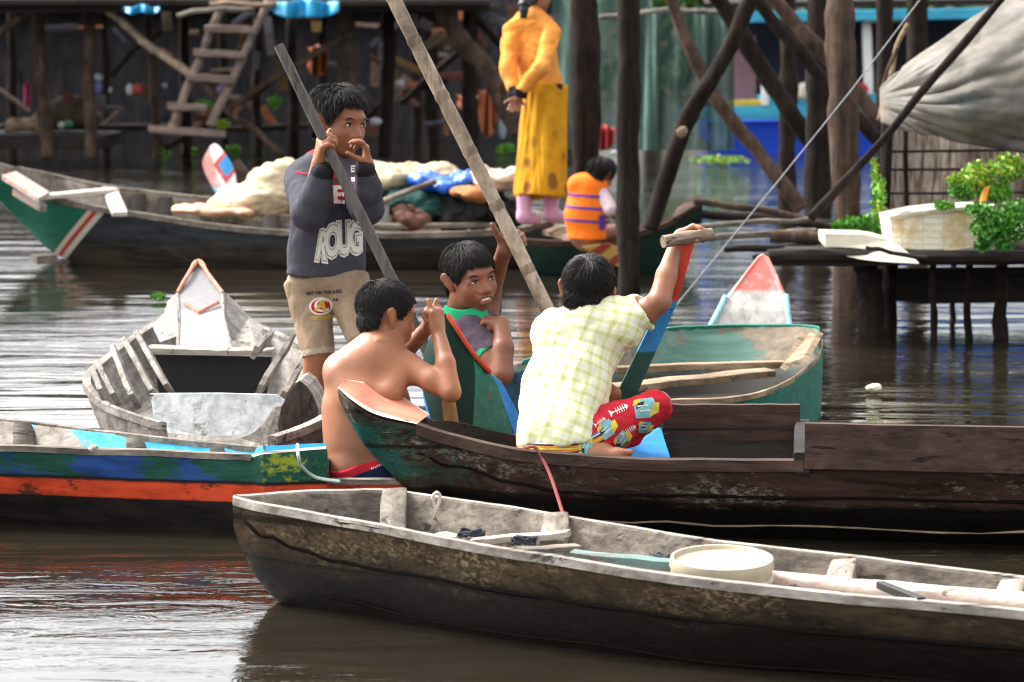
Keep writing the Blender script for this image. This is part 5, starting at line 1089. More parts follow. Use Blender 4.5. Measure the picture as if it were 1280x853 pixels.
# ------------------------------------------------------------------ the far boats
def wl(y): return 3600*1.55/(y-36.)
n = N('dark_far_hull', .6, .3); x, y, z = n.xyz(); g = n.noise(20, 8, .66, AX['X'], .5); lo_ = n.noise(3, 5)
c = n.mix(n.ramp(n.math('ADD', z, n.math('MULTIPLY', n.math('SUBTRACT', lo_, .5), .1)), (.10, 0), (.2, 1)), n.ramp(g, (.35, (.022, .016, .011)), (.65, (.075, .058, .042))), n.ramp(g, (.35, (.016, .020, .024)), (.65, (.055, .064, .072))))
u = n.math('SUBTRACT', x, n.math('MULTIPLY', z, .9)); gr = n.ramp(g, (.3, (.008, .10, .06)), (.65, (.02, .19, .12)))
st = n.ramp(n.math('ADD', n.math('MULTIPLY', u, 1.), 2.), (.66, gr and (.0, .0, .0)), (.661, (.66, .58, .46)), (.70, (.66, .58, .46)), (.701, (.50, .05, .02)), (.735, (.50, .05, .02)), (.736, (.68, .62, .52)), (.785, (.68, .62, .52)), interp='CONSTANT')
inb = n.math('MULTIPLY', n.math('GREATER_THAN', u, -1.34), n.math('LESS_THAN', u, -1.215)); c = n.mix(n.math('LESS_THAN', u, -1.34), c, gr); c = n.mix(inb, c, st); n.bump(g, .4, .006); Gm = n.out(c)
Gt = thing('cargo_boat', 'long dark loaded boat with a green striped bow behind the boys', 'boat', G(300, 336, 0))
rG = rails((-28, 197, .72, -24, 194, .74, .58, .35, .68), (20, 230, .545, 22, 209, .63, .30, .4, .45), (60, 246, .465, 64, 218, .55, .08, .45, .25), (105, 256, .41, 110, 228, .50, -.03, .5, .15), (155, 264, .365, 165, 237, .455, -.10, .55, .10), (300, 285, .265, 310, 252, .36, -.12, .6, .06), (450, 292, .235, 450, 260, .315, -.12, .6, .06), (620, 289, .245, 620, 260, .31, -.1, .55, .06), (692, 277, .305, 692, 268, .34, 0, .4, .15))
hull(Gt, rG, [Gm, W['grey'], W['grey']], t=.04, n=6)
strip(Gt, rG, 0, W['grey'], w=.05, h=.03, lo=1); strip(Gt, rG, 1, W['grey'], w=.05, h=.03, lo=1)
for px in (175, 205, 340): rib(Gt, rG, tpx(rG, px), W['dark'], 1, .1, .05, 0, -.03)
M['salmon'] = painted('faded_salmon_paint', (.46, .24, .18), (.4, .36, .33), .5, 'X', 6); M['offwhite'] = painted('worn_white_paint', (.50, .46, .40), (.35, .3, .26), .36, 'X', 8)
b = B(); b.slab([G(2, 219, .62), G(20, 214, .62), G(62, 240, .53), G(48, 248, .5)], (0, 0, -.03)); b.build('bow_deck', M['salmon'], Gt, smooth=False)
b = B(); b.beam(G(44, 247, .485), G(138, 238, .46), .14, .03); b.beam(G(136, 236, .46), G(150, 268, .38), .1, .03); b.build('thwart', M['offwhite'], Gt); b = B(); b.beam(G(20, 240, .51), G(54, 260, .43), .05, .05); b.build('bow_rail', M['salmon'], Gt)
b = B(); b.beam(P(42, 325, 18.3), P(68, 323, 18.4), .09, .06); b.build('rudder_stub', W['grey'], Gt)
def lump(name, blobs, mat, label, cat, D, fold=(.05, 4.5, (1.2, 1, 2.4), 3), k=.06, h=.014, cutz=None):
    S = Skin(h)
    for x, y, rx, ry, rd in blobs: S.ell(P(x, y, D), (pm(rx, D), rd, pm(ry, D)), k=k)
    o = skinmesh(name, S, mat, fold=fold, relax=1); return tag(o, label, cat)
M['sack'] = cloth('cream_sackcloth', (.50, .41, .27), .22, 5); M['tarpb'] = flat('blue_tarp', (.012, .10, .50), .35, .5, .3, 8); M['whitecl'] = cloth('white_sackcloth', (.52, .46, .37), .15, 5); M['darkcl'] = cloth('dark_bundle', (.022, .024, .022), .4, 5); M['dkgreen'] = cloth('dark_green_bundle', (.014, .05, .045), .4, 6); M['brownheap'] = cloth('brown_bundle', (.10, .05, .035), .5, 7)
lump('tarp_bundle', ((345, 238, 34, 30, .3), (325, 248, 46, 22, .3), (300, 258, 40, 11, .28), (360, 222, 18, 22, .25), (385, 245, 30, 24, .3), (420, 240, 30, 25, .3)), M['sack'], 'cream tarpaulin mound behind the standing boy in the loaded boat', 'tarp', 19.2)
lump('cloth_heap', ((240, 262, 24, 5, .22), (275, 263, 26, 6, .24), (305, 264, 16, 5, .2)), cloth('salmon_cloth', (.58, .36, .24)), 'flat salmon coloured cloth spread before the cream tarpaulin', 'cloth', 19.0, k=.03, fold=(.02, 8, (1, 1, 1), 5))
lump('tarp_bundle', ((470, 224, 28, 19, .3), (500, 220, 30, 16, .3), (535, 217, 24, 10, .25), (560, 222, 14, 9, .2)), M['sack'], 'cream sackcloth draped over bundles right of the standing boy', 'tarp', 19.4)
lump('blue_tarp', ((532, 226, 16, 7, .2), (560, 230, 20, 8, .22), (580, 224, 14, 8, .2), (545, 232, 12, 5, .18)), M['tarpb'], 'crumpled bright blue tarp on the loaded boat', 'tarp', 19.1, k=.05, fold=(.06, 7, (1, 1, 1), 8))
lump('sack', ((608, 228, 20, 9, .22), (630, 222, 22, 12, .22), (600, 219, 8, 11, .15)), M['whitecl'], 'off-white sack between the blue tarp and the woman', 'sack', 19.0)
lump('bundle', ((530, 258, 32, 22, .3), (500, 250, 22, 14, .25)), M['dkgreen'], 'dark green bundle under the blue tarp', 'bundle', 19.2)
lump('bundle', ((590, 258, 36, 24, .3), (625, 262, 26, 18, .3), (560, 268, 28, 16, .28)), M['darkcl'], 'black heaped bundle beside the woman', 'bundle', 19.15, fold=(.07, 9, (1, 1, 1), 2))
lump('bundle', ((512, 272, 22, 16, .2),), M['brownheap'], 'small brown bundle in front of the dark green one', 'bundle', 18.95)
lump('sack', ((602, 243, 13, 5, .15), (580, 240, 12, 4, .15), (590, 246, 14, 4, .16)), cloth('rust_sack', (.35, .15, .06)), 'little rust coloured sack among the bundles', 'sack', 18.85)
b = B(); b.beam(P(432, 268, 18.95), P(486, 270, 18.95), .07, .19, up=(0, 0, 1)); M['greyb'] = painted('grey_box_paint', (.34, .33, .30), (.2, .17, .14), .4, 'X', 6); bx_ = b.build('box', M['greyb']); tag(bx_, 'grey wooden box with a faded red patch in the loaded boat', 'box')
b = B(); b.ball(P(463, 267, 18.905), (pm(8, 19), .01, pm(7, 19)), nz=.4); b.build('red_patch', flat('faded_red', (.45, .10, .07)), bx_)
for q, lb in (((455, 262, 18.9, 545, 226, 18.9), 'long bent stick slanting over the cream sackcloth'), ((440, 284, 18.8, 620, 282, 18.8), 'long pole lying along the rim of the loaded boat')):
    b = B(); b.log(P(*q[:3]), P(*q[3:]), .022, .018, 8, n=8); tag(b.build('stick', W['grey']), lb, 'stick')

Ht = thing('rowing_boat', 'dark green boat with pointed bow carrying the child in the life vest', 'boat', G(780, 346, 0))
n = N('dark_green_far_hull', .55, .3); x, y, z = n.xyz(); g = n.noise(18, 8, .66, AX['X'], .5); c = n.ramp(g, (.3, (.008, .016, .014)), (.65, (.022, .06, .045)))
n.bump(g, .4, .006); Hm = n.out(c)
rH = rails((655, 300, .23, 668, 290, None, -.05, .5, .1), (700, 303, .215, 705, 289, None, -.08, .55, .06), (760, 299, .23, 768, 286, None, -.08, .55, .06), (820, 284, .305, 826, 274, None, -.02, .5, .12), (850, 270, .375, 852, 262, None, .10, .4, .25), (878, 252, .465, 876, 249, .47, .32, .4, .45))
hull(Ht, rH, [Hm, W['brown'], W['brown']], t=.035, n=6); strip(Ht, rH, 0, W['brown'], w=.05, h=.03)
b = B(); b.slab([G(838, 279, .345), G(848, 262, .38), G(868, 249, .475), G(879, 251, .475), G(874, 258, .45)], (0, 0, .02)); b.build('bow_deck', W['post_z'], Ht, smooth=False)
b = B(); b.slab([P(728, 309, 17.62), P(760, 304, 17.6), P(778, 312, 17.6), P(776, 335, 17.68), P(745, 322, 17.66)], (0, .03, 0)); n = N('yellow_red_pattern_paint', .5, .3); n.out(n.mix(n.ramp(n.wave(3.2, (1, 1, -1.2), 3, 'DIAGONAL'), (.52, 0), (.6, 1)), (.50, .32, .09), (.34, .05, .03))); b.build('painted_panel', n.m, Ht, smooth=False)
b = B(); b.slab([G(676, 293, .22), G(688, 286, .25), G(716, 287, .25), G(712, 302, .215)], (0, 0, .03)); b.build('stern_seat', W['tan'], Ht, smooth=False)
It = thing('rowing_boat', 'boat with a white, blue and red painted upright prow behind the loaded boat', 'boat', G(300, 310, 0))
rI = rails((262, 258, .36, 262, 249, None, -.05, .4, .3), (330, 262, .3, 330, 250, None, -.1, .5, .1), (420, 264, .28, 420, 252, None, -.1, .5, .1), (520, 262, .3, 520, 252, None, 0, .4, .2))
hull(It, rI, [W['grey'], W['grey'], W['grey']], t=.03)
n = N('prow_pattern_paint', .45, .3); x, y, z = n.xyz(); w_ = n.noise(6, 5); dm = n.math('ADD', n.math('ABSOLUTE', n.math('ADD', x, .085)), n.math('MULTIPLY', n.math('ABSOLUTE', n.math('SUBTRACT', z, .59)), .75)); u_ = n.math('ADD', x, n.math('MULTIPLY', n.math('SUBTRACT', z, .53), .35))
c = n.mix(n.ramp(n.math('ADD', u_, 1.), (.84, 1), (.85, 0)), (.66, .65, .64), (.58, .28, .25)); c = n.mix(n.ramp(z, (.42, 1), (.45, 0)), c, (.22, .52, .64)); c = n.mix(n.ramp(dm, (.095, 1), (.10, 0)), c, (.50, .07, .06)); c = n.mix(n.ramp(dm, (.06, 1), (.065, 0)), c, (.03, .28, .60)); c = n.mix(n.ramp(w_, (.62, 0), (.68, .6)), c, (.66, .65, .62)); n.out(c)
b = B(); b.slab(crom([P(275, 250, 20.3), P(262, 228, 20.35), P(253, 206, 20.4), P(258, 190, 20.45), P(267, 180, 20.5), P(279, 190, 20.45), P(292, 212, 20.4), P(297, 235, 20.35), P(308, 246, 20.3)], 3)[::-1], (0, .05, 0)); b.build('prow_board', n.m, It, smooth=False)
b = B(); b.beam(P(290, 205, 20.55), P(318, 242, 20.5), .12, .05, up=(0, 1, 0)); b.build('prow_brace', W['brown'], It)

# ------------------------------------------------------------------ posts and poles standing in the water
def post(pts, D, r0, r1_, mat, label, name='wooden_post', kn=None, par=None, cat='post', seg=14, group=None):
    "a trunk through photo points (px, py) at distance D (or per-point D), radii in photo px"
    q = [P(p[0], p[1], p[2] if len(p) > 2 else D) for p in pts]; k = 13
    c = crom([tuple(v) for v in q], k) if len(q) > 2 else lin([tuple(v) for v in q], 26); m = len(c); o = Vector((pts[0][0]*.37, pts[0][1]*.11, D)); rs = []
    for i in range(m):
        t = i/(m-1); r = pm(r0+(r1_-r0)*t, D)*(1+.10*mnoise.noise(o+Vector((0, 0, t*9))))
        if kn: r *= 1+sum(.35*math.exp(-((t-z)/.02)**2) for z in kn)
        rs.append(r*(1+.10*mnoise.noise(o+Vector((3, 0, t*26))))); c[i] += np.array(mnoise.noise_vector(o+Vector((0, 0, t*3.5))))*pm(4.2, D)*(math.sin(math.pi*t)*.7+.3)
    b = B(); b.tube(c, rs, seg, 0, .18); ob = b.build(name, mat, par, sharp=False)
    if par is None: tag(ob, label, cat, group)
    return ob
def to_water(x, D, dx=0): return (x+dx, 36+3600/D*1.62)
post([(786, -40), (785, 160), to_water(787, 16.8)], 16.8, 13.5, 14.5, W['dark_z'], 'straight dark post standing nearest, right of the child in the vest')
post([(729, -40), (731, 120), to_water(730, 19)], 19, 17, 18.5, W['dark_z'], 'thick dark post right behind the woman in yellow')
post([(1050, -40), (1054, 120), to_water(1062, 16.2)], 16.2, 14.5, 20, W['post_z'], 'pale brown knotty post beside the blue house boat', kn=(.25, .55))
post([(1022, -40), (1023, 110), to_water(1021, 20.5)], 20.5, 14, 18.5, W['dark_z'], 'dark thick post just left of the pale brown post')
post([(986, -40), (985, 110), to_water(984, 24)], 24, 10, 12.5, W['dark_z'], 'slender dark post in front of the middle of the blue house boat')
post([(1107, -40), (1105, 60), to_water(1104, 22)], 22, 9.5, 11, W['dark_z'], 'dark slim post at the edge of the grey net sheet')
post([(1149, -40), (1148, 60), to_water(1148, 20)], 20, 13, 14, W['dark_z'], 'dark post half hidden by the grey net sheet')
post([(940, -4), (905, 70), (853, 168), (812, 288)], 17.4, 9.5, 10.5, W['dark_z'], 'leaning dark pole with an orange knot ending by the child boat', 'leaning_pole', kn=(.6,), cat='pole')
b = B(); b.ball(P(853, 165, 17.29), (.034, .02, .032), nz=.3); tag(b.build('tree_burr', W['tan']), 'orange-brown burr on the leaning dark pole', 'burr')
post([(834, -20), (868, 75), (905, 140), (945, 190), (1003, 262)], 20.2, 7.5, 10, W['post_z'], 'thin reddish brown pole leaning down to the right', 'leaning_pole', cat='pole')
post([(885, -20), (930, 45), (975, 125), (1016, 178)], 21, 10, 12, W['dark_z'], 'black pole leaning from the crossing to the dark thick post', 'leaning_pole', cat='pole')
post([(932, -20), (985, 48), (1040, 112), (1098, 176)], 19, 7.5, 9, W['dark_z'], 'lower dark brace passing behind the pale brown post', 'leaning_pole', cat='pole')
post([(950, -20), (1000, 38), (1050, 90), (1104, 158)], 19.4, 9, 9.5, W['post_z'], 'upper brown brace passing behind the pale brown post', 'leaning_pole', cat='pole')
post([(1262, -14), (1140, 134), (1013, 274)], 14.5, 5.2, 5.8, W['dark_z'], 'long thin dark boom slanting before the grey net sheet', 'boom', cat='pole')
post([(1134, 30), (1112, 90), (1098, 150)], 17.5, 3.4, 2.6, W['tan'], 'pale forked branch at the corner of the grey net sheet', 'branch', cat='branch', seg=8)
post([(1122, 60), (1106, 100), (1104, 152)], 17.4, 2.6, 3.2, W['post_z'], 'thin brown stick beside the pale forked branch', 'branch', cat='branch', seg=8)
post([(750, 22), (830, 14), (905, 17)], 27, 3.5, 3.2, W['grey'], 'pale crossbar holding the green net', 'pole', cat='pole', seg=8)
for i, (q, D, r, m, lb) in enumerate((
    (((868, 252), (950, 262), (1042, 286)), 17.6, 4.5, 'post_z', 'brown floating log reaching back to the platform'),
    (((870, 284), (940, 279), (1010, 275)), 17., 3.4, 'grey', 'upper pale floating pole beside the paddle handle'),
    (((880, 299), (950, 293), (1020, 290)), 16.6, 4.2, 'grey', 'lower pale floating pole beside the paddle handle'),
    (((850, 268), (940, 272), (1050, 282)), 18.3, 6, 'dark', 'black log floating behind the pale poles'),
    (((905, 312), (985, 309), (1060, 314)), 15.8, 4.5, 'dark', 'dark log floating just left of the platform'),
    (((940, 322), (1010, 319), (1075, 323)), 15.2, 4, 'dark', 'dark pole lying lowest before the platform'),
    (((963, 295), (1000, 297), (1034, 298)), 15.3, 8, 'post_z', 'short brown log end left of the white foam slab'))):
    post([(x, y) for x, y in q], D, r, r*1.05, W[m], lb, 'floating_log', cat='log', seg=10)
b = B(); b.tube([P(1150, 0, 14.2), P(1065, 112, 14.1), P(975, 224, 14), P(832, 398, 13.9)], .0035, 5); tag(b.build('line', flat('grey_line', (.16, .16, .17))), 'thin grey line slanting from the top down to the water', 'line')

# ------------------------------------------------------------------ plants
def leafmat(name, a, b_): 
    n = N(name, .5, .3); f = n.noise(26, 3); n.b.inputs['Subsurface Weight'].default_value = 0
    return n.out(n.ramp(f, (.3, a), (.7, b_)))
M['leaf'] = leafmat('bright_leaf', (.05, .20, .015), (.14, .36, .03)); M['leafd'] = leafmat('dark_leaf', (.022, .12, .015), (.07, .26, .03)); M['leafy'] = leafmat('yellow_leaf', (.18, .32, .02), (.38, .44, .04)); M['leafo'] = leafmat('orange_leaf', (.55, .20, .02), (.62, .32, .03)); M['stemg'] = flat('green_stem', (.10, .20, .04)); M['treeleaf'] = leafmat('tree_leaf', (.03, .08, .012), (.09, .17, .03))
def leaves(b, c, r, n, s, mi=0, up=.4, rnd=None, shell=.3):
    rnd = rnd or random.Random(int(c[0]*97)+n)
    for _ in range(n):
        d = Vector((rnd.gauss(0, 1), rnd.gauss(0, 1), rnd.gauss(0, 1))).normalized()*(rnd.random()**shell); p = Vector(c)+Vector((d.x*r[0], d.y*r[1], d.z*r[2]))
        a = Vector((rnd.gauss(0, 1), rnd.gauss(0, 1), rnd.gauss(up, .7))).normalized(); t = a.cross(Vector((rnd.gauss(0, 1), rnd.gauss(0, 1), rnd.gauss(0, 1)))).normalized(); q = a.cross(t); L = s*rnd.uniform(.6, 1.3)
        b.add([p-t*L*.5, p+q*L*.26+a*L*.06, p+t*L*.5-a*L*.08, p-q*L*.26+a*L*.06], [(0, 1, 2), (0, 2, 3)], mi if not hasattr(mi, '__len__') else rnd.choice(mi))
def plant(label, D, blobs, mats, stems=(), name='leafy_plant', loc=None, cat='plant', s=.037):
    c0 = P(blobs[0][0], blobs[0][1]+blobs[0][3], D); t = thing(name, label, cat, loc or c0); b = B()
    for x, y, rx, ry, n_, mi in blobs: leaves(b, P(x, y, D), (pm(rx, D), pm(max(rx, ry)*.8, D), pm(ry, D)), int(n_*1.7), s, mi, shell=.45)
    b.build('foliage', mats, t, smooth=False)
    b = B()
    for q in (stems or [((blobs[0][0], blobs[0][1]+blobs[0][3]*1.1), (blobs[0][0], blobs[0][1]-blobs[0][3]*.5))]): b.tube([P(x, y, D) for x, y in q], pm(1.3, D), 5)
    b.build('stem', M['stemg'], t); return t
L4 = [M['leaf'], M['leafd'], M['leafy'], M['leafo']]
plant('tall pointed bright green plant on the platform', 14.75, ((1098, 250, 9, 34, 170, (0, 0, 2)), (1093, 215, 4, 18, 50, (0, 2)), (1104, 285, 13, 20, 170, (0, 0, 1)), (1089, 195, 2.5, 10, 16, (2,))), L4, [((1100, 305), (1097, 240), (1089, 188))])
plant('low clump of round green leaves behind the white foam slab', 14.75, ((1062, 284, 19, 13, 240, (0, 0, 1)), (1082, 280, 12, 12, 130, (0, 1)), (1050, 284, 10, 8, 70, (0,))), L4)
plant('yellowish bushy plant rising over the foam box', 14.9, ((1225, 222, 28, 22, 260, (0, 2, 2)), (1205, 240, 20, 12, 130, (0, 1)), (1262, 210, 24, 20, 200, (0, 2)), (1248, 240, 18, 14, 120, (0, 0)), (1195, 225, 10, 9, 40, (0, 2))), L4, [((1230, 262), (1226, 215)), ((1250, 262), (1262, 205)), ((1212, 262), (1205, 230))])
plant('trailing dark green plant hanging over the foam box', 14.06, ((1240, 285, 26, 22, 330, (1, 1, 0)), (1268, 275, 22, 28, 330, (1, 0, 1)), (1225, 262, 20, 10, 110, (0, 1)), (1228, 306, 10, 8, 50, (1,)), (1255, 306, 12, 8, 60, (1,)), (1180, 257, 14, 6, 60, (0,))), L4, s=.036)
for i, (x, y, a) in enumerate(((1227, 245, 1), (1234, 240, .8))):
    pass
b = B(); V = []; b.sheet(7, 3, lambda u, v: tuple(P(1222+16*u, 262-30*u+10*math.sin(u*3)*(v-.5)+14*(v-.5)*math.sin(math.pi*min(1, u+.1)), 14.3-.03*math.sin(u*3))), 0); tag(b.build('withered_leaf', M['leafo'], sharp=False), 'single curled orange leaf above the foam box', 'leaf')
for (x, y, w_, h_, m_, lb) in ((203, 192, 11, 8, 0, 'light green water plant tuft left of the painted prow'), (240, 190, 8, 6, 0, 'smaller green tuft next to the painted prow'), (291, 187, 10, 7, 0, 'green tuft right behind the painted prow'), (323, 190, 7, 5, 1, 'darker green tuft floating farthest right behind the painted prow'),
    (343, 128, 10, 9, 0, 'round leaved bright plant hanging under the stilt house'), (278, 155, 11, 6, 2, 'yellow green sprig at the foot of the ladder'), (255, 130, 14, 5, 0, 'flat green sprig behind the ladder rungs'), (632, 186, 14, 7, 0, 'green tuft at the waterline left of the woman'), (900, 200, 38, 6, (0, 2), 'long yellow green weed mat under the blue house boat'), (198, 371, 10, 5, (0, 0), 'green floating leaf cluster beyond the grey boat')):
    D = wl(max(y+h_, 190)) if y > 160 else 33.; D = 14.9*1.0 if y > 350 else D
    if y > 350: D = wl(376)
    plant(lb, D, ((x, y, w_, h_, 60 if w_ < 30 else 200, m_),), L4, name='water_plant', s=pm(6, D))

# ------------------------------------------------------------------ platform with foam boxes, woven screen and net sheet
pt = thing('platform', 'low dark wooden platform on stilts carrying the plants', 'platform', P(1130, 420, 14.7))
b = B(); 
for i in range(7): b.beam(P(962+i*4, 327-i*2.2, 14.3+i*.17), P(1420, 322-i*2.2, 14.3+i*.17), .15, .05, jit=.008)
b.build('deck', W['dark'], pt)
b = B(); b.log(P(960, 320, 14.2), P(1330, 318, 14.2), .035, .03, 8); b.build('edge_pole', W['dark'], pt)
for x, yb, r, D in ((1088, 420, 17, 14.6), (1112, 418, 10, 14.9), (1166, 420, 4.5, 14.5), (1210, 420, 5, 14.5), (1251, 420, 9, 14.5), (1190, 400, 4, 15.5), (1300, 420, 8, 14.6)): post([(x-7 if r > 15 else x+1, 325), (x, 370), (x+1, yb+10)], D, r*.9, r, W['dark_z'], '', 'stilt', par=pt)
b = B(); b.slab([P(1088, 336, 15.2), P(1300, 334, 15.2), P(1300, 378, 15.2), P(1150, 380, 15.2), P(1088, 372, 15.2)], (0, .04, 0)); b.build('back_board', W['dark'], pt, smooth=False)
M['foam'] = flat('white_foam', (.68, .62, .48), .8, .15, .12, 12, .5); n = N('taped_foam', .8, .15); x, y, z = n.xyz(); f = n.noise(5, 6, .7); br = n.new('ShaderNodeTexBrick'); n.put(br.inputs[0], n.mapv((1, 0, 1), rot=(math.pi/2, 0, 0))); br.inputs['Scale'].default_value = 7.5; br.offset = 0; br.inputs['Brick Width'].default_value = .75; br.inputs['Mortar Size'].default_value = .03
n.put(br.inputs[1], (.72, .68, .58)); n.put(br.inputs[2], (.66, .62, .50)); n.put(br.inputs[3], (.58, .50, .36)); c = n.mix(n.ramp(f, (.46, 0), (.62, .85)), br.outputs[0], (.46, .32, .13)); n.bump(f, .4, .01); M['foamt'] = n.out(c)
ft = thing('foam_box', 'stained white foam planter box wrapped in a grid of tape', 'box', P(1170, 318, 14.5))
S = Skin(.012); 
b = B(); fr = [P(1112, 272, 14.3), P(1117, 319, 14.3), P(1160, 317, 14.25), P(1236, 306, 14.2), P(1240, 262, 14.2), P(1200, 260, 14.22), P(1150, 265, 14.25)]; b.slab(fr, (0, .45, 0)); b.build('body', M['foamt'], ft, smooth=False)
b = B(); b.tube(crom([P(1111, 271, 14.28), P(1150, 264, 14.25), P(1200, 259, 14.21), P(1242, 261, 14.18)], 6), .022, 8, wob=.25); b.build('rim', M['foam'], ft)
b = B(); b.slab(crom([P(1031, 292, 14.2), P(1036, 312, 14.2), P(1075, 324, 14.15), P(1140, 330, 14.12), P(1146, 326, 14.12), P(1112, 300, 14.2), P(1070, 292, 14.2)], 3)[:-1], (0, .3, 0)); tag(b.build('foam_slab', M['foam'], smooth=False), 'long low white foam slab lying left of the taped box', 'foam')
post([(1082, 309), (1110, 316), (1160, 322)], 14.0, 2.2, 3, W['dark'], 'thin dark stick across the foam slab', 'stick', cat='stick', seg=8)
lump('grey_jar', ((1276, 296, 18, 20, .14),), flat('grey_clay', (.36, .33, .30)), 'grey rounded jar at the right end of the platform', 'jar', 14.35, fold=None, h=.012)
sc = thing('woven_screen', 'grey brown reed screen standing behind the plants', 'screen', P(1180, 270, 16))
n = N('reed_screen', .9, .1); g = n.noise(42, 7, .7, (1, 1, .06), .3); p_ = n.noise(4, 5); c = n.ramp(g, (.34, (.09, .06, .045)), (.47, (.30, .23, .18)), (.60, (.54, .46, .38))); c = n.mix(n.ramp(p_, (.45, 0), (.7, .6)), c, (.12, .07, .055)); n.bump(g, .8, .02)
b = B(); b.sheet(60, 16, lambda u, v: tuple(P(1104+200*u, 272-115*v+random.uniform(-3, 3)*(v > .95), 16)+Vector((0, .03*math.sin(u*9), 0)))); b.build('reeds', n.out(c), sc)
for q in ((1104, 190, 1262, 187), (1106, 212, 1262, 210), (1104, 242, 1262, 240)): b = B(); b.log(P(q[0], q[1], 15.9), P(q[2]+40, q[3], 15.9), .008, .008, 8, bend=.006); b.build('crossbar', W['dark'], sc)
b = B(); b.log(P(1132, 160, 15.88), P(1134, 275, 15.88), .013, .014, 8); b.build('upright', W['dark_z'], sc)
b = B(); b.log(P(1110, 120, 15.85), P(1106, 268, 15.85), .03, .03, 8); b.build('upright', W['dark_z'], sc)
n = N('grey_net_sheet', .85, .15); g = n.noise(2.6, 7, .6, (1, 1, 1.3), .6); f = n.noise(90, 3); d = n.noise(1.6, 5, .6, dist=1.)
c = n.ramp(g, (.30, (.10, .09, .075)), (.5, (.185, .17, .15)), (.70, (.29, .27, .25))); c = n.mix(n.ramp(d, (.5, 0), (.68, .6)), c, (.24, .17, .11)); n.bump(n.math('ADD', g, n.math('MULTIPLY', f, .2)), .5, .03); n.out(c); n.put(n.b.inputs['Alpha'], n.ramp(n.noise(3.5, 6, .7), (.35, .68), (.6, .95)))
def net(u, v):
    xl = 1101+0*v; top = (1+0*v); x = xl+(1330-xl)*u; yt = 112-150*min(1, u*1.05)**.85; yb = 154+36*min(1, u*1.3)**.8
    y = yt+(yb-yt)*v; D = 15.3-.35*math.sin(v*math.pi)*min(1, u*2)+.25*(1-v)
    an = math.atan2((y-128), (x-1085))*7; rd = math.hypot(x-1085, y-128)/150
    k = (.20*abs(mnoise.noise(Vector((an*.30+rd*.4, rd*.8, 1))))+.07*abs(mnoise.noise(Vector((an*.8+rd*1.2, rd*1.3, 4))))+.02*mnoise.noise(Vector((an*2.8, rd*2, 7))))
    return tuple(P(x, y+5*mnoise.noise(Vector((u*5, v*2, 9)))*u, D-k*min(1, u*5)))
b = B(); b.sheet(90, 60, net); o = b.build('net_sheet', n.m, sharp=False); tag(o, 'big grey crumpled net sheet hanging over the reed screen', 'sheet')
md_ = o.modifiers.new('thick', 'SOLIDIFY'); md_.thickness = .01

# ------------------------------------------------------------------ blue house boat and what stands behind
hb = thing('house_boat', 'blue hulled house boat with pale blue trim far behind the posts', 'boat', P(1000, 195, 36))
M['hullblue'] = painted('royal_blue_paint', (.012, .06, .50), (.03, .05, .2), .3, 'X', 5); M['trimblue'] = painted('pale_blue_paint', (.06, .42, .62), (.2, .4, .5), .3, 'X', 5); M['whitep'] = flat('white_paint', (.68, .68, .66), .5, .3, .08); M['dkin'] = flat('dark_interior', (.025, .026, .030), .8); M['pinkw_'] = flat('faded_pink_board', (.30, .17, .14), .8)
b = B(); b.slab([P(884, 152, 36), P(888, 178, 36), P(900, 192, 36), P(1290, 194, 36), P(1290, 150, 36)], (0, 2., 0)); b.build('hull', M['hullblue'], hb, smooth=False)
b = B(); b.beam(P(848, 142, 35.9), P(1300, 139, 35.9), .1, .17); b.build('rubbing_strake', M['trimblue'], hb)
b = B(); b.beam(P(948, 128, 35.95), P(1300, 126, 35.95), .1, .2); b.build('sill_board', M['trimblue'], hb)
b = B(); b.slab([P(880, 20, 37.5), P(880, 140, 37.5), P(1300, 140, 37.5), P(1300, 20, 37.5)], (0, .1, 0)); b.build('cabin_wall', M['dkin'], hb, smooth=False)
b = B(); b.beam(P(930, 22, 35.8), P(1300, 16, 35.8), .5, .14); b.build('roof_edge', M['trimblue'], hb)
b = B(); b.slab([P(880, 12, 35.6), P(1300, 6, 35.6), P(1300, -40, 40), P(880, -40, 40)], (0, 0, .08)); b.build('roof', W['dark'], hb, smooth=False)
for x, y0, y1, w_ in ((954, 80, 132, 8), (1083, 28, 118, 11), (1012, 25, 130, 7)): b = B(); b.beam(P(x, y0, 35.85), P(x+3, y1, 35.85), pm(w_, 36), .06, up=(0, 1, 0)); b.build('window_post', M['whitep'], hb)
b = B(); b.beam(P(905, 130, 35.9), P(958, 128, 35.9), .05, .08); b.build('yellow_trim', flat('yellow_paint', (.55, .42, .06)), hb); b = B(); b.beam(P(1080, 24, 35.7), P(1130, 22, 35.7), .05, .1); b.build('yellow_trim', flat('yellow_paint_edge', (.55, .42, .06)), hb)
b = B(); b.slab([P(905, 55, 37.3), P(905, 125, 37.3), P(945, 125, 37.3), P(945, 45, 37.3)], (0, .08, 0)); b.build('door_board', M['pinkw_'], hb, smooth=False)
lump('laundry', ((1006, 112, 10, 9, .1), (1000, 120, 8, 6, .1)), M['whitecl'], 'white cloth hanging at the house boat window', 'cloth', 35.7, fold=None, h=.02); lump('red_cloth', ((1073, 112, 13, 9, .1),), M['red'], 'red cloth at the house boat window', 'cloth', 35.7, fold=None, h=.02)
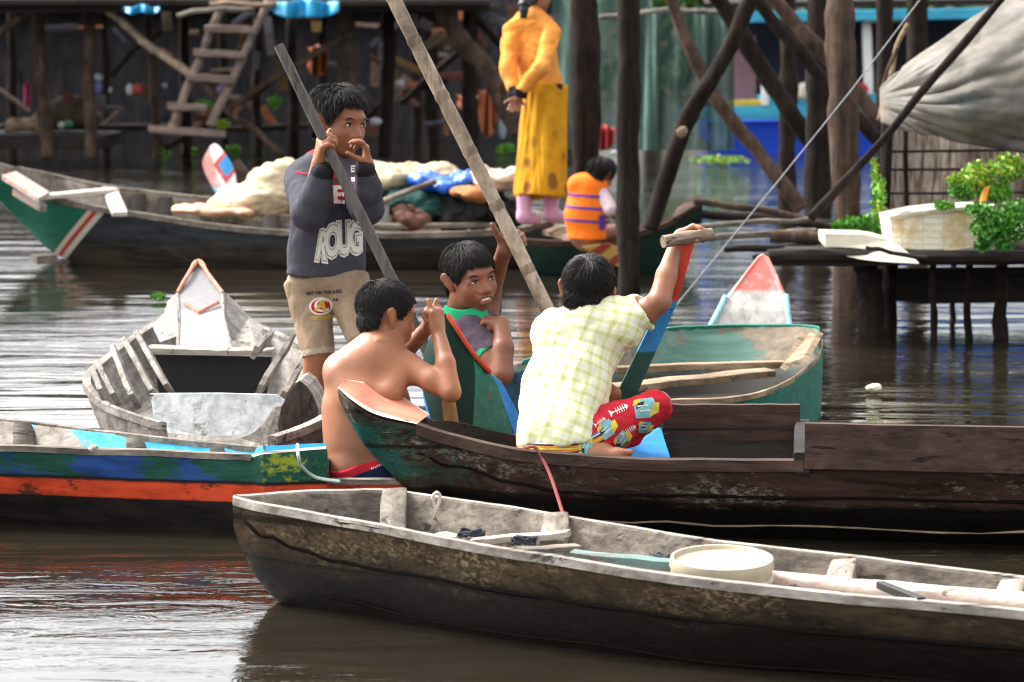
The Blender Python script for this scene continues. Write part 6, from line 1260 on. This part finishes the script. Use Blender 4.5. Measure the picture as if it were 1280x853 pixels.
# green net curtain
n = N('green_net', .9, .1); g = n.noise(4, 6, .7, (1, 1, .5)); f = n.noise(11, 4, .6, (1, 1, .1)); c = n.ramp(g, (.3, (.045, .075, .065)), (.6, (.10, .17, .145)), (.75, (.16, .23, .20))); n.bump(f, .6, .05); n.out(c); n.put(n.b.inputs['Alpha'], .86)
b = B(); b.sheet(40, 20, lambda u, v: tuple(P(800+118*u, 10+178*v, 28+.10*math.sin(u*26+v*2)+.06*math.sin(u*61)))); o = b.build('net_curtain', n.m, sharp=False); tag(o, 'green grey net curtain hanging left of the blue house boat', 'net')
b = B(); b.sheet(20, 20, lambda u, v: tuple(P(690+125*u, -5+192*v, 31+.10*math.sin(u*22+v*2)))); o = b.build('net_curtain', n.m, sharp=False); tag(o, 'dull green net hanging behind the thick dark post by the woman', 'net')
# stilt house on the left
ht = thing('stilt_house', 'dark house on many stilts filling the background at the left', 'house', P(300, 190, 35))
b = B()
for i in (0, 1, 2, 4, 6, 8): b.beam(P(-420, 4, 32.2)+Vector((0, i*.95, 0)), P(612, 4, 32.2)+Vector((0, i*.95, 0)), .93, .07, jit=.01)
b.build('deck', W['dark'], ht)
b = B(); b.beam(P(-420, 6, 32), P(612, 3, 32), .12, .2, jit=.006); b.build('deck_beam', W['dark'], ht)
M['shadebg'] = wood('dark_shade_boards', (.015, .014, .018), (.055, .05, .054), 'Z', blot=.6, sc=8); b = B(); b.slab([P(-420, 196, 40), P(740, 196, 40), P(740, -10, 40), P(-420, -10, 40)], (0, .1, 0)); b.build('shade_backdrop', M['shadebg'], ht, smooth=False)  # added backdrop; the deep shade under the house is in its colour
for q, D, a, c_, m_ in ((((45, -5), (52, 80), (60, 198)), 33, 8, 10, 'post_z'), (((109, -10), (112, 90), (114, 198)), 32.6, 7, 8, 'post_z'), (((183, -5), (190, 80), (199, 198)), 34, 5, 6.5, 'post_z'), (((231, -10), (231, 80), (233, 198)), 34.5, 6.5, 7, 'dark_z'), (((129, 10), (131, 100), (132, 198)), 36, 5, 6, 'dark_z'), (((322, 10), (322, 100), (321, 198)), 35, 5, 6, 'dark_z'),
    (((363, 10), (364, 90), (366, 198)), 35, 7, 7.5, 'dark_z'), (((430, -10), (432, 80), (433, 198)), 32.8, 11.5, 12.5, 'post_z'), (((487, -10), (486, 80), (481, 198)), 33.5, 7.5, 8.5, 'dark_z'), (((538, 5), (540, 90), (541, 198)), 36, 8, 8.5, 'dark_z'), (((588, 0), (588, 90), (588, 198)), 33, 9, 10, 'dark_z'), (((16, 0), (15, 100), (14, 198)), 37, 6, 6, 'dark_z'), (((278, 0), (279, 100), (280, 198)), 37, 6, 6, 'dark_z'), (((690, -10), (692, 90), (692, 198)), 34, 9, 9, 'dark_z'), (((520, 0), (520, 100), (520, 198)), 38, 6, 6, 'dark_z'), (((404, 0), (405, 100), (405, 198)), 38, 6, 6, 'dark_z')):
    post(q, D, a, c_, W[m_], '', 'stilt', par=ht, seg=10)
for q, D, a, m_ in ((((112, -8), (178, 48), (236, 92)), 32.2, 5, 'bamboo'), (((236, 92), (290, 142), (352, 192)), 32.4, 4.5, 'post_z'), (((-10, 48), (25, 22), (62, -4)), 32.2, 5, 'post_z'), (((440, 42), (380, 76), (280, 140)), 32.6, 4.2, 'post_z'), (((536, -20), (580, 55), (612, 92), (648, 168)), 32.6, 12, 'post_z'), (((570, -10), (600, 28), (640, 75)), 33, 5, 'dark_z'), (((205, 186), (300, 128), (352, 92)), 34, 4, 'dark_z'), (((500, 130), (545, 90), (600, 40)), 35, 4, 'dark_z'), (((440, 160), (500, 120), (560, 100)), 35.5, 4, 'dark_z'), (((0, 160), (100, 156), (240, 160)), 35, 4, 'dark'), (((230, 162), (380, 160), (440, 162)), 35.2, 4, 'dark'), (((140, 95), (170, 60), (200, 40)), 36, 3.5, 'dark_z')):
    post(q, D, a, a*1.05, W[m_], '', 'brace', par=ht, seg=8)
ld = thing('ladder', 'rough wooden ladder leaning down from the stilt house to the water', 'ladder', P(230, 170, 31.6))
for q in (((279, 2), (245, 85), (212, 168)), ((336, 2), (302, 76), (262, 158))): post(q, 31.7, 5, 5.5, W['ladder'], '', 'rail', par=ld, seg=8)
for a in ((256, 36, 320, 38), (242, 66, 308, 69), (233, 96, 294, 100), (209, 132, 258, 135), (186, 162, 282, 168)): b = B(); b.beam(P(a[0], a[1], 31.6), P(a[2], a[3], 31.6), .09, .08, jit=.006); b.build('rung', W['ladder'], ld)
post([(222, 20), (270, 11), (318, 13)], 31.5, 3.2, 3.2, W['grey'], 'pale crooked pole across the top of the ladder', 'pole', cat='pole', seg=8); post([(262, 5), (300, 4), (346, 5)], 31.4, 3.2, 3.2, W['tan'], 'tan bar resting on the top of the ladder', 'pole', cat='pole', seg=8)
M['skyt'] = flat('sky_blue_sheet', (.02, .30, .55), .4, .4, .2, 4)
def hang(x0, x1, y0, y1, D, name, label, mat, s=1.):
    b = B(); b.sheet(24, 8, lambda u, v: tuple(P(x0+(x1-x0)*u, y0+(y1-y0)*v*(.55+.45*math.sin(math.pi*u))+2*math.sin(u*9), D+.10*s*math.sin(u*17+v)+.05*math.sin(u*41)))); o = b.build(name, mat, sharp=False); tag(o, label, 'cloth'); m_ = o.modifiers.new('thick', 'SOLIDIFY'); m_.thickness = .01; return o
hang(338, 424, 1, 24, 31.4, 'blue_sheet', 'bright sky blue plastic sheet hanging at the top of the ladder', M['skyt']); hang(153, 200, 8, 18, 31.6, 'blue_sheet', 'small blue and white sheet left of the ladder', M['skyt']); hang(30, 38, 104, 136, 33, 'pink_cloth', 'narrow dark pink cloth hanging under the stilt house', flat('dark_pink', (.30, .02, .08))); hang(383, 410, 58, 98, 34.5, 'orange_cloth', 'rust orange cloth hanging behind the standing boy', flat('rust', (.34, .09, .03))); hang(598, 622, 112, 174, 34, 'orange_cloth', 'orange cloth hanging left of the woman', flat('orange', (.46, .14, .05))); hang(570, 600, 118, 140, 34.5, 'orange_cloth', 'small rust cloth behind the bamboo pole', flat('rust_b', (.34, .10, .05))); hang(744, 768, 158, 190, 30, 'red_cloth', 'red cloth low behind the two dark posts', flat('deep_red', (.35, .03, .03)))
lump('net_heap', ((85, 140, 26, 20, .4), (65, 150, 22, 12, .35), (105, 150, 18, 12, .35)), flat('brown_net', (.085, .062, .045), .9, .1, .5, 9, .6), 'brown heap of netting under the stilt house', 'heap', 34, h=.03)
post([(8, 158), (30, 156), (55, 157)], 33.5, 9, 9, W['tan'], 'thick pale log under the far left of the stilt house', 'log', cat='log')
b = B(); b.slab([P(-60, 168, 33), P(130, 170, 33), P(128, 186, 33), P(-60, 186, 33)], (0, 1.5, 0)); tag(b.build('raft', W['dark'], smooth=False), 'dark low raft under the brown heap of netting', 'raft')
for x, y, rx, ry, c_, nm, lb in ((162, 112, 5, 8, (.55, .55, .55), 'bottle', 'small white bottle under the stilt house'), (172, 112, 7, 7, (.42, .05, .03), 'bucket', 'small red bucket under the stilt house'), (123, 97, 6, 5, (.40, .45, .55), 'hat', 'pale blue hat shape behind the second stilt'), (123, 110, 5, 8, (.12, .16, .35), 'bag', 'blue bag below the pale hat'), (77, 157, 5, 5, (.5, .5, .46), 'jar', 'small whitish jar on the raft'), (86, 156, 7, 5, (.02, .16, .06), 'can', 'green can beside the whitish jar'), (138, 113, 3, 5, (.4, .4, .42), 'cup', 'tiny grey cup under the stilt house'), (206, 107, 4, 4, (.3, .3, .34), 'cup', 'tiny pale cup behind the ladder'), (280, 112, 10, 7, (.22, .15, .28), 'bag', 'faded purple bag behind the ladder'), (500, 104, 6, 5, (.45, .45, .48), 'tin', 'shiny tin on the shelf behind the bamboo pole'), (470, 152, 8, 5, (.42, .44, .48), 'tin', 'pale tin by the water right of the standing boy'), (628, 160, 5, 16, (.30, .36, .40), 'bottle', 'clear tall bottle left of the woman'), (636, 62, 6, 4, (.4, .42, .46), 'cup', 'pale cup on the beam left of the woman'), (768, 192, 5, 4, (.45, .45, .45), 'cup', 'white cup behind the child')):
    lump(nm, ((x, y, rx, ry, pm(rx, 33)),), flat(nm+'_colour', c_, .4, .4), lb, nm, 33.2, fold=None, h=.02)
# odd boards and bric-a-brac stacked under the house
rr = random.Random(5); cols = dict(rust=(.30, .11, .05), tan=(.22, .16, .12), grey=(.14, .13, .14), brown=(.10, .05, .035), reddish=(.16, .075, .05), blackish=(.05, .045, .05), orange=(.24, .11, .05), slate=(.08, .085, .10), ochre=(.22, .14, .05), maroon=(.12, .045, .04))
clm = {k: flat(k+'_board', v, .8, .15, .4, 6) for k, v in cols.items()}; used = set()
spots = ((5, 130, 'among the far left stilts'), (132, 200, 'left of the ladder'), (205, 280, 'behind the ladder'), (285, 340, 'just right of the ladder'), (345, 425, 'behind the standing boy'), (445, 510, 'left of the bamboo pole'), (515, 595, 'between bamboo pole and woman'), (600, 705, 'behind the woman'))
for i in range(84):
    while True:
        sp = spots[rr.choice((0, 1, 2, 3, 4, 5, 5, 6, 6, 7))]; cn = rr.choice(list(cols)); po = rr.choice(('leaning', 'level', 'upright')); hi = rr.choice(('high', 'low', 'midway')); key = (sp[2], cn, po, hi)
        if key not in used: used.add(key); break
    x = rr.uniform(sp[0], sp[1]); y = {'high': rr.uniform(18, 60), 'midway': rr.uniform(65, 110), 'low': rr.uniform(115, 165)}[hi]; a = {'leaning': rr.choice((rr.uniform(-1.1, -.4), rr.uniform(.4, 1.1))), 'level': rr.uniform(-.08, .08), 'upright': rr.uniform(1.45, 1.68)}[po]
    L = rr.uniform(14, 55); D = rr.uniform(33.4, 37.5)
    b = B(); b.beam(P(x-L*.5*math.cos(a), y-L*.5*math.sin(a), D), P(x+L*.5*math.cos(a), y+L*.5*math.sin(a), D), pm(rr.uniform(4, 14), D), .05, up=(0, 1, 0)); o = b.build('board', clm[cn])
    tag(o, '%s %s board %s up under the stilt house, %s' % (po, cn, hi, sp[2]), 'board', 'boards under the stilt house')
# trees beyond
def tree(px, D, h, r, lb, seed, n_=1700):
    base = P(px, 36+3600/D*1.5, D); base.z = 0; t = thing('tree', lb, 'tree', base); rnd = random.Random(seed); b = B(); tr = []
    b.log(base, base+Vector((0, 0, h*.6)), .16, .09, 9, n=8); ends = []
    for i in range(7):
        a = rnd.uniform(0, 6.28); q = base+Vector((math.cos(a)*r*rnd.uniform(.3, .75), math.sin(a)*r*rnd.uniform(.3, .75), h*rnd.uniform(.25, .95))); b.log(base+Vector((0, 0, h*rnd.uniform(.15, .5))), q, .06, .03, 6, n=5); ends.append(q)
    b.build('trunk', W['dark_z'], t); b = B()
    for q in ends+[base+Vector((0, 0, h*.85))]: leaves(b, q, (r*.5, r*.5, h*.22), n_//8, .30, 0, rnd=rnd, shell=.5)
    b.build('crown', M['treeleaf'], t, smooth=False)
tree(590, 46, 3.4, 1.9, 'leafy tree showing green between the braces left of the woman', 1); tree(815, 47, 5.2, 2.2, 'leafy tree showing above the green net by the woman', 2); tree(1010, 52, 6, 2.8, 'leafy tree beyond the middle of the blue house boat', 3)
b = B(); b.add([(-400, 62, 0), (400, 62, 0), (400, 400, 1.5), (-400, 400, 1.5), (-400, 62, -1), (400, 62, -1)], [(0, 1, 2, 3), (4, 5, 1, 0)]); b.build('ground', flat('muddy_bank', (.06, .05, .03), .95, .1, .4, .3), kind='structure', loc=(0, 62, 0))
tt = thing('treeline', 'x', 'trees', (0, 64, 0)); bpy.data.objects.remove(tt)
b = B(); rnd = random.Random(8)
for i in range(64):
    x = -50+i*1.5; tall = x > 1
    for k in range(5 if tall else 1): leaves(b, (x, 64+rnd.uniform(-2, 2), .9+k*1.35+rnd.uniform(-.3, .3)), (1.6, 1.2, 1.0), 55, .55, 0, rnd=rnd)
o = b.build('far_woods', M['treeleaf'], smooth=False, loc=(0, 68, 0)); tag(o, 'wall of green trees and scrub along the far bank', 'scrub', kind='stuff')
# small bits of floating litter
b = B(); b.ball(P(1093, 485, wl(490)), (.035, .03, .018), nz=.3); tag(b.build('litter', M['foam']), 'floating scrap of white foam on the water at the right', 'litter')
